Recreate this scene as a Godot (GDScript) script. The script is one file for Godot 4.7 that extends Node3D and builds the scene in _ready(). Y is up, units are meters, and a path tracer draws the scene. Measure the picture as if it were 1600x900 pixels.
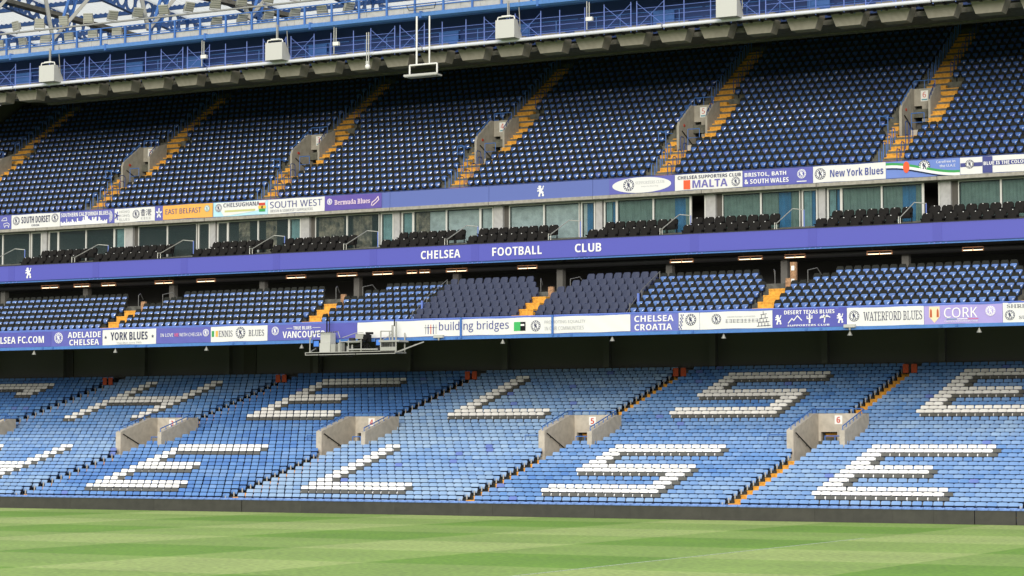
extends Node3D
# A grandstand seen across a football pitch. X runs along the stand, Y is up, the stand rises towards -Z.

const AISLE := -41.98        # right edge of one gangway; the gangways repeat every PERIOD metres
const PERIOD := 14.37
const YAW := 28.348
const PITCH_UP := 3.872
const EYE := Vector3(0, 3.62, 0)

var M := {}
var taken := {}
var rng := RandomNumberGenerator.new()
var stand: Node3D
var eaves: Node3D


# ---------------------------------------------------------------- mesh building
class MB:
	var v := PackedVector3Array()
	var n := PackedVector3Array()
	var ix := PackedInt32Array()

	func quad(a: Vector3, b: Vector3, c: Vector3, d: Vector3) -> void:   # counter-clockwise seen from outside
		var m := (b - a).cross(d - a)
		if m.length_squared() < 1e-14:
			m = (c - b).cross(d - b)
		m = m.normalized()
		var k := v.size()
		v.append_array([a, b, c, d])
		n.append_array([m, m, m, m])
		ix.append_array([k, k + 2, k + 1, k, k + 3, k + 2])

	func tri(a: Vector3, b: Vector3, c: Vector3) -> void:
		var m := (b - a).cross(c - a).normalized()
		var k := v.size()
		v.append_array([a, b, c])
		n.append_array([m, m, m])
		ix.append_array([k, k + 2, k + 1])

	func obox(t: Transform3D, s: Vector3) -> void:
		var h := s * 0.5
		var p: Array[Vector3] = []
		for i in 8:
			p.append(t * Vector3(h.x if i & 1 else -h.x, h.y if i & 2 else -h.y, h.z if i & 4 else -h.z))
		quad(p[4], p[5], p[7], p[6])
		quad(p[1], p[0], p[2], p[3])
		quad(p[5], p[1], p[3], p[7])
		quad(p[0], p[4], p[6], p[2])
		quad(p[6], p[7], p[3], p[2])
		quad(p[0], p[1], p[5], p[4])

	func box(x0: float, y0: float, z0: float, x1: float, y1: float, z1: float) -> void:
		obox(Transform3D(Basis(), Vector3((x0 + x1) / 2, (y0 + y1) / 2, (z0 + z1) / 2)), Vector3(absf(x1 - x0), absf(y1 - y0), absf(z1 - z0)))

	func bar(a: Vector3, b: Vector3, w: float, h: float) -> void:        # a square bar from a to b
		var z := (b - a).normalized()
		var x := Vector3.UP.cross(z)
		if x.length() < 0.01:
			x = Vector3.RIGHT
		x = x.normalized()
		obox(Transform3D(Basis(x, z.cross(x), z), (a + b) / 2), Vector3(w, h, a.distance_to(b)))

	func tube(a: Vector3, b: Vector3, r: float, sides := 8, r2 := -1.0) -> void:
		if r2 < 0:
			r2 = r
		var z := (b - a).normalized()
		var x := Vector3.UP.cross(z)
		if x.length() < 0.01:
			x = Vector3.RIGHT
		x = x.normalized()
		var y := z.cross(x)
		var k := v.size()
		for i in sides:
			var q := TAU * i / sides
			var o := x * cos(q) + y * sin(q)
			v.append_array([a + o * r, b + o * r2])
			n.append_array([o, o])
		for i in sides:
			var j := (i + 1) % sides
			ix.append_array([k + 2 * i, k + 2 * i + 1, k + 2 * j, k + 2 * j, k + 2 * i + 1, k + 2 * j + 1])
		for e in 2:
			var c := v.size()
			var m := z if e else -z
			v.append(b if e else a)
			n.append(m)
			for i in sides:
				v.append(v[k + 2 * i + e])
				n.append(m)
			for i in sides:
				var j := (i + 1) % sides
				if e:
					ix.append_array([c, c + 1 + j, c + 1 + i])
				else:
					ix.append_array([c, c + 1 + i, c + 1 + j])

	func path(pts: Array, r: float, sides := 6) -> void:
		for i in pts.size() - 1:
			tube(pts[i], pts[i + 1], r, sides)

	func prism(poly: PackedVector2Array, t: Transform3D, depth: float) -> void:   # polygon in t's xy plane, extruded along -z
		var tr := Geometry2D.triangulate_polygon(poly)
		for i in range(0, tr.size(), 3):
			var a := poly[tr[i]]
			var b := poly[tr[i + 1]]
			var c := poly[tr[i + 2]]
			if (b - a).cross(c - a) < 0:
				var s := b
				b = c
				c = s
			tri(t * Vector3(a.x, a.y, 0), t * Vector3(b.x, b.y, 0), t * Vector3(c.x, c.y, 0))
			tri(t * Vector3(a.x, a.y, -depth), t * Vector3(c.x, c.y, -depth), t * Vector3(b.x, b.y, -depth))
		var cw := Geometry2D.is_polygon_clockwise(poly)
		for i in poly.size():
			var a := poly[i]
			var b := poly[(i + 1) % poly.size()]
			if not cw:
				quad(t * Vector3(a.x, a.y, -depth), t * Vector3(b.x, b.y, -depth), t * Vector3(b.x, b.y, 0), t * Vector3(a.x, a.y, 0))
			else:
				quad(t * Vector3(b.x, b.y, -depth), t * Vector3(a.x, a.y, -depth), t * Vector3(a.x, a.y, 0), t * Vector3(b.x, b.y, 0))

	func side(poly: PackedVector2Array, x0: float, x1: float) -> void:   # polygon of (z, y) extruded along x from x0 to x1
		var q := PackedVector2Array()
		for a in poly:
			q.append(Vector2(-a.x, a.y))
		prism(q, Transform3D(Basis(Vector3(0, 0, -1), Vector3.UP, Vector3(1, 0, 0)), Vector3(x1, 0, 0)), x1 - x0)

	func grid(rows: Array, flip := false) -> void:                        # smooth surface through rows of points
		var h := rows.size()
		var w: int = rows[0].size()
		var k := v.size()
		for j in h:
			for i in w:
				var du: Vector3 = rows[j][mini(i + 1, w - 1)] - rows[j][maxi(i - 1, 0)]
				var dv: Vector3 = rows[mini(j + 1, h - 1)][i] - rows[maxi(j - 1, 0)][i]
				var m := du.cross(dv).normalized()
				v.append(rows[j][i])
				n.append(-m if flip else m)
		for j in h - 1:
			for i in w - 1:
				var a := k + j * w + i
				if flip:
					ix.append_array([a, a + 1, a + w, a + 1, a + w + 1, a + w])
				else:
					ix.append_array([a, a + w, a + 1, a + 1, a + w, a + w + 1])

	func ball(c: Vector3, r: Vector3, la := 6, lo := 10) -> void:
		var rows := []
		for j in la + 1:
			var p := -PI / 2 + PI * j / la
			var row := PackedVector3Array()
			for i in lo + 1:
				var q := TAU * i / lo
				row.append(c + Vector3(cos(p) * sin(q) * r.x, sin(p) * r.y, cos(p) * cos(q) * r.z))
			rows.append(row)
		var k := v.size()
		grid(rows)
		for i in range(k, v.size()):
			n[i] = ((v[i] - c) / (r * r)).normalized()

	func add_to(mesh: ArrayMesh, m: Material) -> ArrayMesh:
		var a := []
		a.resize(Mesh.ARRAY_MAX)
		a[Mesh.ARRAY_VERTEX] = v
		a[Mesh.ARRAY_NORMAL] = n
		a[Mesh.ARRAY_INDEX] = ix
		mesh.add_surface_from_arrays(Mesh.PRIMITIVE_TRIANGLES, a)
		mesh.surface_set_material(mesh.get_surface_count() - 1, m)
		return mesh

	func mesh(m: Material) -> ArrayMesh:
		return add_to(ArrayMesh.new(), m)


# ---------------------------------------------------------------- nodes, names, materials
func numbered(called: String) -> String:
	var k: int = taken.get(called, 0)
	taken[called] = k + 1
	return called if k == 0 else "%s_%03d" % [called, k]


func tag(o: Node, label: String, category: String, group := "") -> Node:
	o.set_meta("label", label)
	o.set_meta("category", category)
	if group:
		o.set_meta("group", group)
	return o


func thing(called: String, label: String, category: String, at := Vector3.ZERO, group := "") -> Node3D:
	var o := Node3D.new()
	o.name = numbered(called)
	add_child(o, true)
	o.position = at
	tag(o, label, category, group)
	return o


func inst(called: String, mesh: Mesh, parent: Node, at := Vector3.ZERO, over: Material = null) -> MeshInstance3D:
	var o := MeshInstance3D.new()
	o.name = called
	o.mesh = mesh
	o.position = at
	if over:
		o.material_override = over
	parent.add_child(o, true)
	return o


func part(called: String, mb: MB, m: Material, parent: Node, at := Vector3.ZERO) -> MeshInstance3D:
	return inst(called, mb.mesh(m), parent, at)


func hub(called: String, parent: Node, at := Vector3.ZERO) -> Node3D:   # a part that is made of sub-parts
	var o := Node3D.new()
	o.name = called
	o.position = at
	parent.add_child(o, true)
	return o


func mat(key: String, c: Color, rough := 0.8, metal := 0.0, grain := 0.0, scale := 1.0) -> StandardMaterial3D:
	var m := StandardMaterial3D.new()
	m.albedo_color = c.linear_to_srgb()
	m.roughness = rough
	m.metallic = metal
	if grain > 0.0:
		m.albedo_texture = grain_texture(grain)
		m.uv1_triplanar = true
		m.uv1_world_triplanar = true
		m.uv1_scale = Vector3.ONE * scale
	M[key] = m
	return m


var grains := {}
func grain_texture(g: float) -> Texture2D:                     # stains and grain in the material, the same in all directions
	if grains.has(g):
		return grains[g]
	var a := FastNoiseLite.new()
	a.seed = 11
	a.frequency = 0.02
	a.fractal_octaves = 5
	a.fractal_gain = 0.6
	var im := Image.create(256, 256, false, Image.FORMAT_RGB8)
	for y in 256:
		for x in 256:
			var q := TAU * x / 256.0
			var p := TAU * y / 256.0
			var k := a.get_noise_3d(cos(q) * 60.0 + 9.0, sin(q) * 60.0 + cos(p) * 60.0, sin(p) * 60.0)
			var l := clampf(1.0 - g * 0.5 + g * k * 1.6, 0.0, 1.0)
			im.set_pixel(x, y, Color(l, l, l))
	im.generate_mipmaps()
	grains[g] = ImageTexture.create_from_image(im)
	return grains[g]


func ahead(x: float, z: float, more: float) -> bool:           # stands in the part of the place that the photograph shows, give or take
	return absf(rad_to_deg(atan2(-x, -z)) - YAW) < 12.7 + more


# rows of the three tiers: the tread on which a row of seats stands, and the line of its backrests
func low_y(r: float) -> float:
	var k := r - 1.0
	return 0.135 + 0.1905 * k + 0.00048 * k * k

func low_z(r: float) -> float:
	return -100.41 - 0.777 * (r - 1.0)

func mid_y(r: float) -> float:
	return 10.28 + 0.39 * (r - 1.0)

func mid_z(r: float) -> float:
	return -112.25 - 0.785 * (r - 1.0)

func up_y(r: float) -> float:
	return 19.52 + 0.5 * (r - 1.0)

func up_z(r: float) -> float:
	return -125.4 - 0.78 * (r - 1.0)


func _ready() -> void:
	rng.seed = 7
	camera_and_light()
	materials()
	pitch()
	stand = thing("grandstand", "three tier covered football grandstand with blue steelwork and concrete terraces", "grandstand")
	terraces()
	gangways()
	lower_vomitories()
	upper_vomitories()
	middle_tier()
	boxes()
	roof()
	perimeter()
	seats_lower()
	seats_middle()
	seats_upper()
	seats_boxes()
	banners()
	lamps()
	platform()
	roof_fittings()


func camera_and_light() -> void:
	var c := Camera3D.new()
	c.name = "camera"
	c.fov = 2.0 * rad_to_deg(atan(450.0 / 3577.8))
	c.near = 0.5
	c.far = 600.0
	add_child(c)
	c.position = EYE
	c.rotation_degrees = Vector3(PITCH_UP, YAW, 0)
	c.current = true
	var e := Environment.new()
	e.background_mode = Environment.BG_SKY
	var sm := ProceduralSkyMaterial.new()
	sm.sky_top_color = Color(1.12, 1.14, 1.17)
	sm.sky_horizon_color = Color(0.86, 0.87, 0.88)
	sm.sky_curve = 0.4
	sm.ground_bottom_color = Color(0.2, 0.22, 0.18)
	sm.ground_horizon_color = Color(0.3, 0.32, 0.3)
	sm.sky_energy_multiplier = 0.86
	var sky := Sky.new()
	sky.sky_material = sm
	e.sky = sky
	e.tonemap_mode = Environment.TONE_MAPPER_LINEAR
	e.tonemap_exposure = 1.72
	e.sdfgi_enabled = true
	e.ssao_enabled = true
	e.ssil_enabled = true
	var w := WorldEnvironment.new()
	w.name = "world"
	w.environment = e
	add_child(w)
	var sun := DirectionalLight3D.new()
	sun.name = "sun"
	sun.light_energy = 0.5
	sun.light_color = Color(1.0, 0.97, 0.92)
	sun.light_angular_distance = 22.0
	sun.shadow_enabled = true
	add_child(sun)
	sun.rotation_degrees = Vector3(-12.5, 22, 0)


func materials() -> void:
	mat("concrete", Color(0.37, 0.345, 0.295), 0.9, 0, 0.08, 0.25)
	mat("terrace", Color(0.12, 0.12, 0.105), 0.92, 0, 0.2, 0.3)
	mat("upper_terrace", Color(0.15, 0.15, 0.12), 0.92, 0, 0.2, 0.3)
	mat("pale_concrete", Color(0.50, 0.455, 0.385), 0.9, 0, 0.07, 0.25)
	mat("ledge", Color(0.36, 0.34, 0.29), 0.9, 0, 0.12, 0.3)
	mat("yellow", Color(0.78, 0.38, 0.045), 0.75, 0, 0.15, 0.6)
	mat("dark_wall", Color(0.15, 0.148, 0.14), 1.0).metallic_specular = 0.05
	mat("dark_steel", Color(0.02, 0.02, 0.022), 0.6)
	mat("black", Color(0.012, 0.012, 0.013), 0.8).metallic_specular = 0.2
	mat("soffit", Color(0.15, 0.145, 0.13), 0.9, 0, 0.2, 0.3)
	mat("blue_paint", Color(0.045, 0.14, 0.42), 0.45)
	mat("beam_blue", Color(0.07, 0.2, 0.5), 0.45, 0, 0.06, 0.5)
	mat("rail_blue", Color(0.12, 0.19, 0.55), 0.45)
	mat("deep_blue", Color(0.02, 0.05, 0.19), 0.5)
	mat("coping_blue", Color(0.15, 0.27, 0.62), 0.6, 0, 0.2, 1.0)
	mat("fascia_blue", Color(0.10, 0.14, 0.40), 0.55)
	mat("fascia_purple_a", Color(0.082, 0.088, 0.42), 0.5)
	mat("fascia_purple_b", Color(0.073, 0.077, 0.385), 0.5)
	mat("white_paint", Color(0.72, 0.71, 0.68), 0.55)
	mat("white_pipe", Color(0.62, 0.64, 0.70), 0.4)
	mat("grey_steel", Color(0.30, 0.30, 0.28), 0.5, 0.2)
	mat("rail_grey", Color(0.14, 0.14, 0.135), 0.5, 0.2)
	mat("frame_white", Color(0.60, 0.60, 0.56), 0.5)
	mat("pillar_grey", Color(0.42, 0.42, 0.41), 0.7, 0, 0.06, 0.3)
	mat("cabinet", Color(0.45, 0.45, 0.42), 0.5)
	mat("board", Color(0.044, 0.042, 0.034), 0.6, 0, 0.1, 0.2)
	mat("board_b", Color(0.048, 0.046, 0.037), 0.6, 0, 0.1, 0.2)
	mat("red", Color(0.55, 0.06, 0.03), 0.6)
	mat("orange", Color(0.42, 0.06, 0.014), 0.7)
	mat("navy", Color(0.02, 0.03, 0.09), 0.6)
	mat("ink", Color(0.03, 0.035, 0.09), 0.7)
	mat("print_white", Color(0.78, 0.78, 0.76), 0.7)
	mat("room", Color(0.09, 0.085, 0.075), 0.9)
	mat("handrail_pale", Color(0.5, 0.5, 0.45), 0.35, 0.4)
	mat("seat_dark", Color(0.022, 0.023, 0.02), 0.85).metallic_specular = 0.2
	mat("bracket", Color(0.01, 0.016, 0.036), 0.8).metallic_specular = 0.2  # near black, so the plate behind the seats reads as shade
	mat("cushion", Color(0.018, 0.017, 0.016), 0.95).metallic_specular = 0.15
	mat("club_cushion", Color(0.02, 0.027, 0.062), 0.6)
	mat("seat_white", Color(0.84, 0.835, 0.815), 0.45)
	mat("seat_white_b", Color(0.82, 0.81, 0.79), 0.5)
	mat("seat_white_c", Color(0.78, 0.77, 0.74), 0.5)
	mat("seat_charcoal", Color(0.085, 0.085, 0.075), 0.5)
	mat("up_seat_a", Color(0.05, 0.12, 0.35), 0.16)
	mat("up_seat_b", Color(0.042, 0.098, 0.30), 0.16)
	mat("up_seat_c", Color(0.06, 0.11, 0.34), 0.16)
	mat("mid_seat_a", Color(0.075, 0.16, 0.40), 0.18)
	mat("mid_seat_b", Color(0.062, 0.13, 0.345), 0.18)
	var blues := [Color(0.26, 0.385, 0.565), Color(0.225, 0.355, 0.56), Color(0.18, 0.31, 0.545), Color(0.14, 0.27, 0.53), Color(0.10, 0.23, 0.505), Color(0.065, 0.18, 0.465), Color(0.115, 0.18, 0.49)]
	for i in blues.size():
		mat("low_seat_%d" % i, blues[i], 0.42)
	var g := mat("glass", Color(0.05, 0.09, 0.09), 0.03)
	g.albedo_color.a = 0.2
	g.metallic_specular = 0.22
	g.transparency = BaseMaterial3D.TRANSPARENCY_ALPHA
	var s := mat("roof_sheet", Color(0.85, 0.85, 0.82), 0.8)
	s.backlight_enabled = true
	s.backlight = Color(1.0, 1.0, 0.97)
	s.cull_mode = BaseMaterial3D.CULL_DISABLED
	var l := mat("tube_glow", Color(0.9, 0.85, 0.7), 0.5)
	l.emission_enabled = true
	l.emission = Color(1.0, 0.86, 0.68)
	l.emission_energy_multiplier = 1.3
	var b := mat("screen_glow", Color(0.05, 0.15, 0.4), 0.3)
	b.emission_enabled = true
	b.emission = Color(0.2, 0.42, 0.8)
	b.emission_energy_multiplier = 0.35


func pitch() -> void:
	# the mown chequer: each stripe lies to or from the eye, so the leaf shows its pale or its dark side
	var fine := FastNoiseLite.new()
	fine.seed = 3
	fine.frequency = 0.35
	var coarse := FastNoiseLite.new()
	coarse.seed = 5
	coarse.frequency = 0.012
	coarse.fractal_octaves = 4
	var w := 2048
	var im := Image.create(w, w, false, Image.FORMAT_RGB8)
	# the sheet covers x -142 .. 22 and z -99.7 .. 64.3; 8 cm to a pixel
	for y in w:
		var z := -99.7 + 164.0 * (y + 0.5) / w
		for x in w:
			var px := -142.0 + 164.0 * (x + 0.5) / w
			var wob := 0.05 * fine.get_noise_2d(px * 3.0, z * 3.0)
			var sx := 1.0 if posmod(floori((px + wob + 22.3) / 7.45), 2) == 1 else -1.0
			var sz := 1.0 if posmod(floori((z + wob + 59.5) / 7.1), 2) == 0 else -1.0
			var k := 0.5 + 0.27 * sx + 0.23 * sz
			var c := Color(0.098, 0.205, 0.006).lerp(Color(0.232, 0.30, 0.075), k)
			var f := 1.0 + 0.6 * fine.get_noise_2d(x, y) + 0.16 * coarse.get_noise_2d(x, y)
			im.set_pixel(x, y, Color(c.r * f, c.g * f, c.b * f).linear_to_srgb())
	im.generate_mipmaps()
	var m := StandardMaterial3D.new()
	m.albedo_texture = ImageTexture.create_from_image(im)
	m.roughness = 0.95
	var a := []
	a.resize(Mesh.ARRAY_MAX)
	a[Mesh.ARRAY_VERTEX] = PackedVector3Array([Vector3(-142, 0, -99.7), Vector3(22, 0, -99.7), Vector3(22, 0, 64.3), Vector3(-142, 0, 64.3)])
	a[Mesh.ARRAY_NORMAL] = PackedVector3Array([Vector3.UP, Vector3.UP, Vector3.UP, Vector3.UP])
	a[Mesh.ARRAY_TEX_UV] = PackedVector2Array([Vector2(0, 0), Vector2(1, 0), Vector2(1, 1), Vector2(0, 1)])
	a[Mesh.ARRAY_INDEX] = PackedInt32Array([0, 1, 2, 0, 2, 3])
	var mesh := ArrayMesh.new()
	mesh.add_surface_from_arrays(Mesh.PRIMITIVE_TRIANGLES, a)
	mesh.surface_set_material(0, m)
	var p := inst("pitch", mesh, self)
	p.set_meta("kind", "structure")
	p.set_meta("label", "mown chequered grass pitch")
	var line := MB.new()
	line.box(-29.86, 0.0, -83.4, -29.74, 0.006, 40)
	part("painted_line", line, mat("line_paint", Color(0.45, 0.53, 0.34), 0.9, 0, 0.4, 2.0), p)
	var ground := MB.new()
	ground.quad(Vector3(-700, -0.06, 700), Vector3(700, -0.06, 700), Vector3(700, -0.06, -700), Vector3(-700, -0.06, -700))
	var gr := part("ground", ground, mat("ground", Color(0.16, 0.16, 0.15), 0.95), self)
	gr.set_meta("kind", "structure")
	gr.set_meta("label", "grey paved ground round the stadium")


func terraces() -> void:
	var lo := MB.new()
	for r in range(1, 38):
		var zf := low_z(r) + 0.55
		var zb := low_z(r + 1) + 0.55
		for span in spans(r):
			lo.quad(Vector3(span.x, low_y(r), zf), Vector3(span.y, low_y(r), zf), Vector3(span.y, low_y(r), zb), Vector3(span.x, low_y(r), zb))
			lo.quad(Vector3(span.x, low_y(r - 1) if r > 1 else 0.0, zf), Vector3(span.y, low_y(r - 1) if r > 1 else 0.0, zf), Vector3(span.y, low_y(r), zf), Vector3(span.x, low_y(r), zf))
	part("lower_terrace", lo, M.terrace, stand)
	var up := MB.new()
	for r in range(1, 23):
		var zf := up_z(r) + 0.55
		var zb := up_z(r + 1) + 0.55
		for span in spans_up(r):
			up.quad(Vector3(span.x, up_y(r), zf), Vector3(span.y, up_y(r), zf), Vector3(span.y, up_y(r), zb), Vector3(span.x, up_y(r), zb))
			up.quad(Vector3(span.x, up_y(r) - 0.5, zf), Vector3(span.y, up_y(r) - 0.5, zf), Vector3(span.y, up_y(r), zf), Vector3(span.x, up_y(r), zf))
	part("upper_terrace", up, M.upper_terrace, stand)
	var under := MB.new()
	under.side(PackedVector2Array([Vector2(-124.9, 18.4), Vector2(-142.9, 29.4), Vector2(-143.2, 29.4), Vector2(-125.4, 18.4)]), -121.4, -14)
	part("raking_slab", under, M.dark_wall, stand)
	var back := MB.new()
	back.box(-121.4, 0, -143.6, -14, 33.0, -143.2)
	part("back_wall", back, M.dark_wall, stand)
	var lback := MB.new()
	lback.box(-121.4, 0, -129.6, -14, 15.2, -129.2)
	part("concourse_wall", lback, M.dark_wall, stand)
	var lfloor := MB.new()
	lfloor.box(-121.4, 8.2, -129.2, -14, 8.33, low_z(38) + 0.55)
	part("concourse_floor", lfloor, M.terrace, stand)
	# doors and glazed screens of the lower concourse, deep in the shade
	for x in [-105.8, -90.0, -84.6]:
		var d := MB.new()
		d.box(x - 0.5, 8.35, -129.19, x + 0.5, 10.2, -129.1)
		part("concourse_door", d, M.room, stand)
	var near_end := MB.new()
	near_end.side(PackedVector2Array([Vector2(-125.2, 18.4), Vector2(-125.2, 21.0), Vector2(-143.2, 32.6), Vector2(-143.2, 18.4)]), -121.7, -121.4)
	part("end_parapet", near_end, M.dark_wall, stand)
	var ends := MB.new()
	ends.box(-121.7, 0, -143.2, -121.4, 18.38, -125.2)
	ends.box(-121.7, 0, -125.2, -121.4, 9.0, -118.0)
	part("end_wall", ends, M.dark_wall, stand)


func spans(r: int) -> Array:                                  # what is left of a lower row between the vomitory pits
	var a := []
	var x := -121.4
	if r >= 14 and r <= 18:
		for k in range(5, -2, -1):
			var o := AISLE - PERIOD * k
			a.append(Vector2(x, o - 1.46))
			x = (o + 0.0) if r <= 15 else (o + 1.40)
	a.append(Vector2(x, -14))
	return a


func spans_up(r: int) -> Array:
	var a := []
	var x := -121.4
	if r >= 6 and r <= 8:
		for k in range(5, -2, -1):
			var o := AISLE - PERIOD * k
			a.append(Vector2(x, o - 1.62))
			x = o - 0.14
	a.append(Vector2(x, -14))
	return a


func step_mesh(w: float, d: float, h: float, m: Material) -> ArrayMesh:   # a tread that oversails its riser; the origin is the front top left edge
	var s := MB.new()
	s.box(0, -0.05, -d, w, 0.012, 0.0)
	s.box(0.004, -h - 0.02, -d, w - 0.004, -0.05, -0.022)
	return s.mesh(m)


func hoop(h: float, d: float, r: float) -> MB:                # a bent tube barrier beside a gangway, standing across z
	var b := MB.new()
	b.path([Vector3(0, 0, d / 2), Vector3(0, h - 0.1, d / 2), Vector3(0, h, d / 2 - 0.1), Vector3(0, h, -d / 2 + 0.1), Vector3(0, h - 0.1, -d / 2), Vector3(0, 0, -d / 2)], r, 6)
	return b


func gangways() -> void:
	var plate := MB.new()
	plate.box(-0.028, 0.24, -0.05, 0.028, 0.48, -0.02)
	var plate_mesh := plate.mesh(M.cabinet)
	var low_step := step_mesh(1.02, 0.775, 0.4, M.yellow)
	for k in range(-1, 6):
		var o := AISLE - PERIOD * k
		var g := hub("gangway_stairs", stand)
		for r in range(1, 37):
			if (r >= 14 and r <= 19) or not ahead(o, low_z(r), 3):
				continue
			inst("step", low_step, g, Vector3(o - 1.02, low_y(r) + 0.2, low_z(r) + 0.56))
		var p := hub("row_plates", stand)
		for r in range(1, 37):
			if r >= 14 and r <= 18 or not ahead(o, low_z(r), 2):
				continue
			inst("row_plate", plate_mesh, p, Vector3(o - 1.06, low_y(r), low_z(r) + 0.42))
	var up_step := step_mesh(1.2, 0.39, 0.25, M.yellow)
	var side_step := step_mesh(0.82, 0.39, 0.25, M.yellow)
	var wide_step := step_mesh(2.12, 0.39, 0.25, M.yellow)
	var left_step := step_mesh(0.5, 0.39, 0.25, M.yellow)
	var blue_hoop := hoop(0.95, 0.5, 0.03).mesh(M.blue_paint)
	var dark_hoop := hoop(0.9, 0.55, 0.028).mesh(M.deep_blue)
	for k in range(-1, 7):
		var o := AISLE - PERIOD * k
		var g := hub("gangway_stairs", stand)
		var h := hub("gangway_rails", stand)
		for r in range(1, 22):
			if not ahead(o, up_z(r), 3):
				continue
			for half in 2:
				var at := Vector3(0, up_y(r) + 0.004 - 0.25 * (1 - half), up_z(r) + 0.56 + 0.39 * (1 - half))
				if r <= 5:
					inst("step", up_step, g, at + Vector3(o - 1.42, 0, 0))
				elif r <= 11:
					inst("step", side_step, g, at + Vector3(o - 0.14, 0, 0))
				elif r == 12:
					inst("step", wide_step, g, at + Vector3(o - 1.46, 0, 0))
				else:
					inst("step", up_step, g, at + Vector3(o - 1.5, 0, 0))
				if r >= 5 and r <= 7:
					inst("step", left_step, g, at + Vector3(o - 2.14, 0, 0))
			if r <= 4:
				inst("hoop_rail", blue_hoop, h, Vector3(o - 1.5, up_y(r), up_z(r) + 0.2))
				inst("hoop_rail", dark_hoop, h, Vector3(o - 0.42, up_y(r), up_z(r) + 0.2))
			elif r == 5:
				inst("hoop_rail", dark_hoop, h, Vector3(o - 0.9, up_y(r), up_z(r) + 0.3))
			elif r >= 13:
				inst("hoop_rail", blue_hoop, h, Vector3(o - 1.56, up_y(r), up_z(r) + 0.2))
				if r >= 14:
					inst("hoop_rail", dark_hoop, h, Vector3(o - 0.36, up_y(r), up_z(r) + 0.2))


func rail(pts: Array, h: float, posts: int, r := 0.03) -> MB:   # a top tube over a line of points, on posts
	var b := MB.new()
	var up: Array = []
	for p in pts:
		up.append(p + Vector3(0, h, 0))
	b.path(up, r)
	for i in pts.size() - 1:
		for j in posts + 1:
			var q: Vector3 = pts[i].lerp(pts[i + 1], float(j) / posts)
			b.tube(q, q + Vector3(0, h, 0), r * 0.85, 6)
	return b


func digits(text: String, height: float, m: Material, bold := true) -> ArrayMesh:
	return lettering(text, height, 0.0, m, "Droid Sans", bold)


func lower_vomitories() -> void:
	for k in range(-1, 6):
		var o := AISLE - PERIOD * k
		if not ahead(o, -112, 3):
			continue
		var v := hub("vomitory", stand, Vector3(o, 0, 0))
		var lw := MB.new()
		lw.side(PackedVector2Array([Vector2(-110.25, 1.2), Vector2(-110.25, 4.28), Vector2(-110.55, 4.38), Vector2(-113.4, 5.17), Vector2(-114.1, 5.17), Vector2(-114.1, 1.2)]), -1.5, -1.13)
		part("side_wall", lw, M.pale_concrete, v)
		var rw := MB.new()
		rw.side(PackedVector2Array([Vector2(-110.9, 2.4), Vector2(-110.9, 4.26), Vector2(-114.1, 5.16), Vector2(-114.6, 5.16), Vector2(-114.6, 2.4)]), 1.12, 1.4)
		part("side_wall", rw, M.pale_concrete, v)
		var bw := MB.new()
		bw.box(-1.13, 4.2, -114.1, 1.12, 5.165, -113.88)
		bw.box(-1.13, 1.2, -114.1, -1.0, 4.2, -113.88)
		bw.box(-0.1, 1.2, -114.1, 1.12, 4.2, -113.88)
		part("back_wall", bw, M.pale_concrete, v)
		var tunnel := MB.new()
		tunnel.box(-1.05, 1.2, -117.5, -0.05, 4.25, -117.4)
		tunnel.box(-1.15, 1.2, -117.4, -1.05, 4.3, -114.1)
		tunnel.box(-0.05, 1.2, -117.4, 0.05, 4.3, -114.1)
		tunnel.box(-1.15, 4.25, -117.4, 0.05, 4.35, -114.1)
		part("tunnel", tunnel, M.dark_wall, v)
		var fl := MB.new()
		fl.side(PackedVector2Array([Vector2(-110.2, 2.45), Vector2(-110.6, 2.45), Vector2(-113.9, 1.3), Vector2(-117.4, 1.3), Vector2(-117.4, 1.1), Vector2(-110.2, 1.1)]), -1.13, 1.12)
		part("stair_floor", fl, M.concrete, v)
		var front := MB.new()
		front.box(0.0, 1.1, -111.8, 1.12, low_y(15), -111.66)
		part("front_wall", front, M.pale_concrete, v)
		part("handrail", rail([Vector3(-1.3, 4.3, -110.35), Vector3(-1.3, 5.17, -113.4), Vector3(-1.3, 5.17, -114.0)], 0.24, 5), M.blue_paint, v)
		part("handrail", rail([Vector3(-1.3, 5.17, -114.0), Vector3(1.26, 5.17, -114.0)], 0.24, 5), M.blue_paint, v)
		part("handrail", rail([Vector3(1.26, 4.26, -111.0), Vector3(1.26, 5.16, -114.2)], 0.22, 6), M.blue_paint, v)
		part("gate_rail", rail([Vector3(0.02, low_y(15), -111.75), Vector3(1.1, low_y(15), -111.75)], 1.08, 2, 0.035), M.blue_paint, v)
		part("gate_rail", rail([Vector3(-3.2, low_y(16), -111.9), Vector3(-1.5, low_y(16), -111.9)], 0.95, 2, 0.03), M.blue_paint, v)
		var hr := MB.new()
		hr.path([Vector3(-1.05, 4.15, -110.4), Vector3(-1.05, 2.9, -113.6)], 0.03)
		for t in [0.15, 0.5, 0.85]:
			var q := Vector3(-1.05, 4.15, -110.4).lerp(Vector3(-1.05, 2.9, -113.6), t)
			hr.tube(q, q + Vector3(-0.1, -0.08, 0), 0.02, 5)
		part("wall_handrail", hr, M.black, v)
		var pl := MB.new()
		pl.box(-0.23, 4.6, -113.88, 0.19, 5.06, -113.86)
		part("number_plate", pl, M.print_white, v)
		var t := inst("number", digits(str(6 - k), 0.32, M.red), v, Vector3(-0.02, 4.67, -113.85))
		t.set_meta("label", "red block number on white plate")


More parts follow.
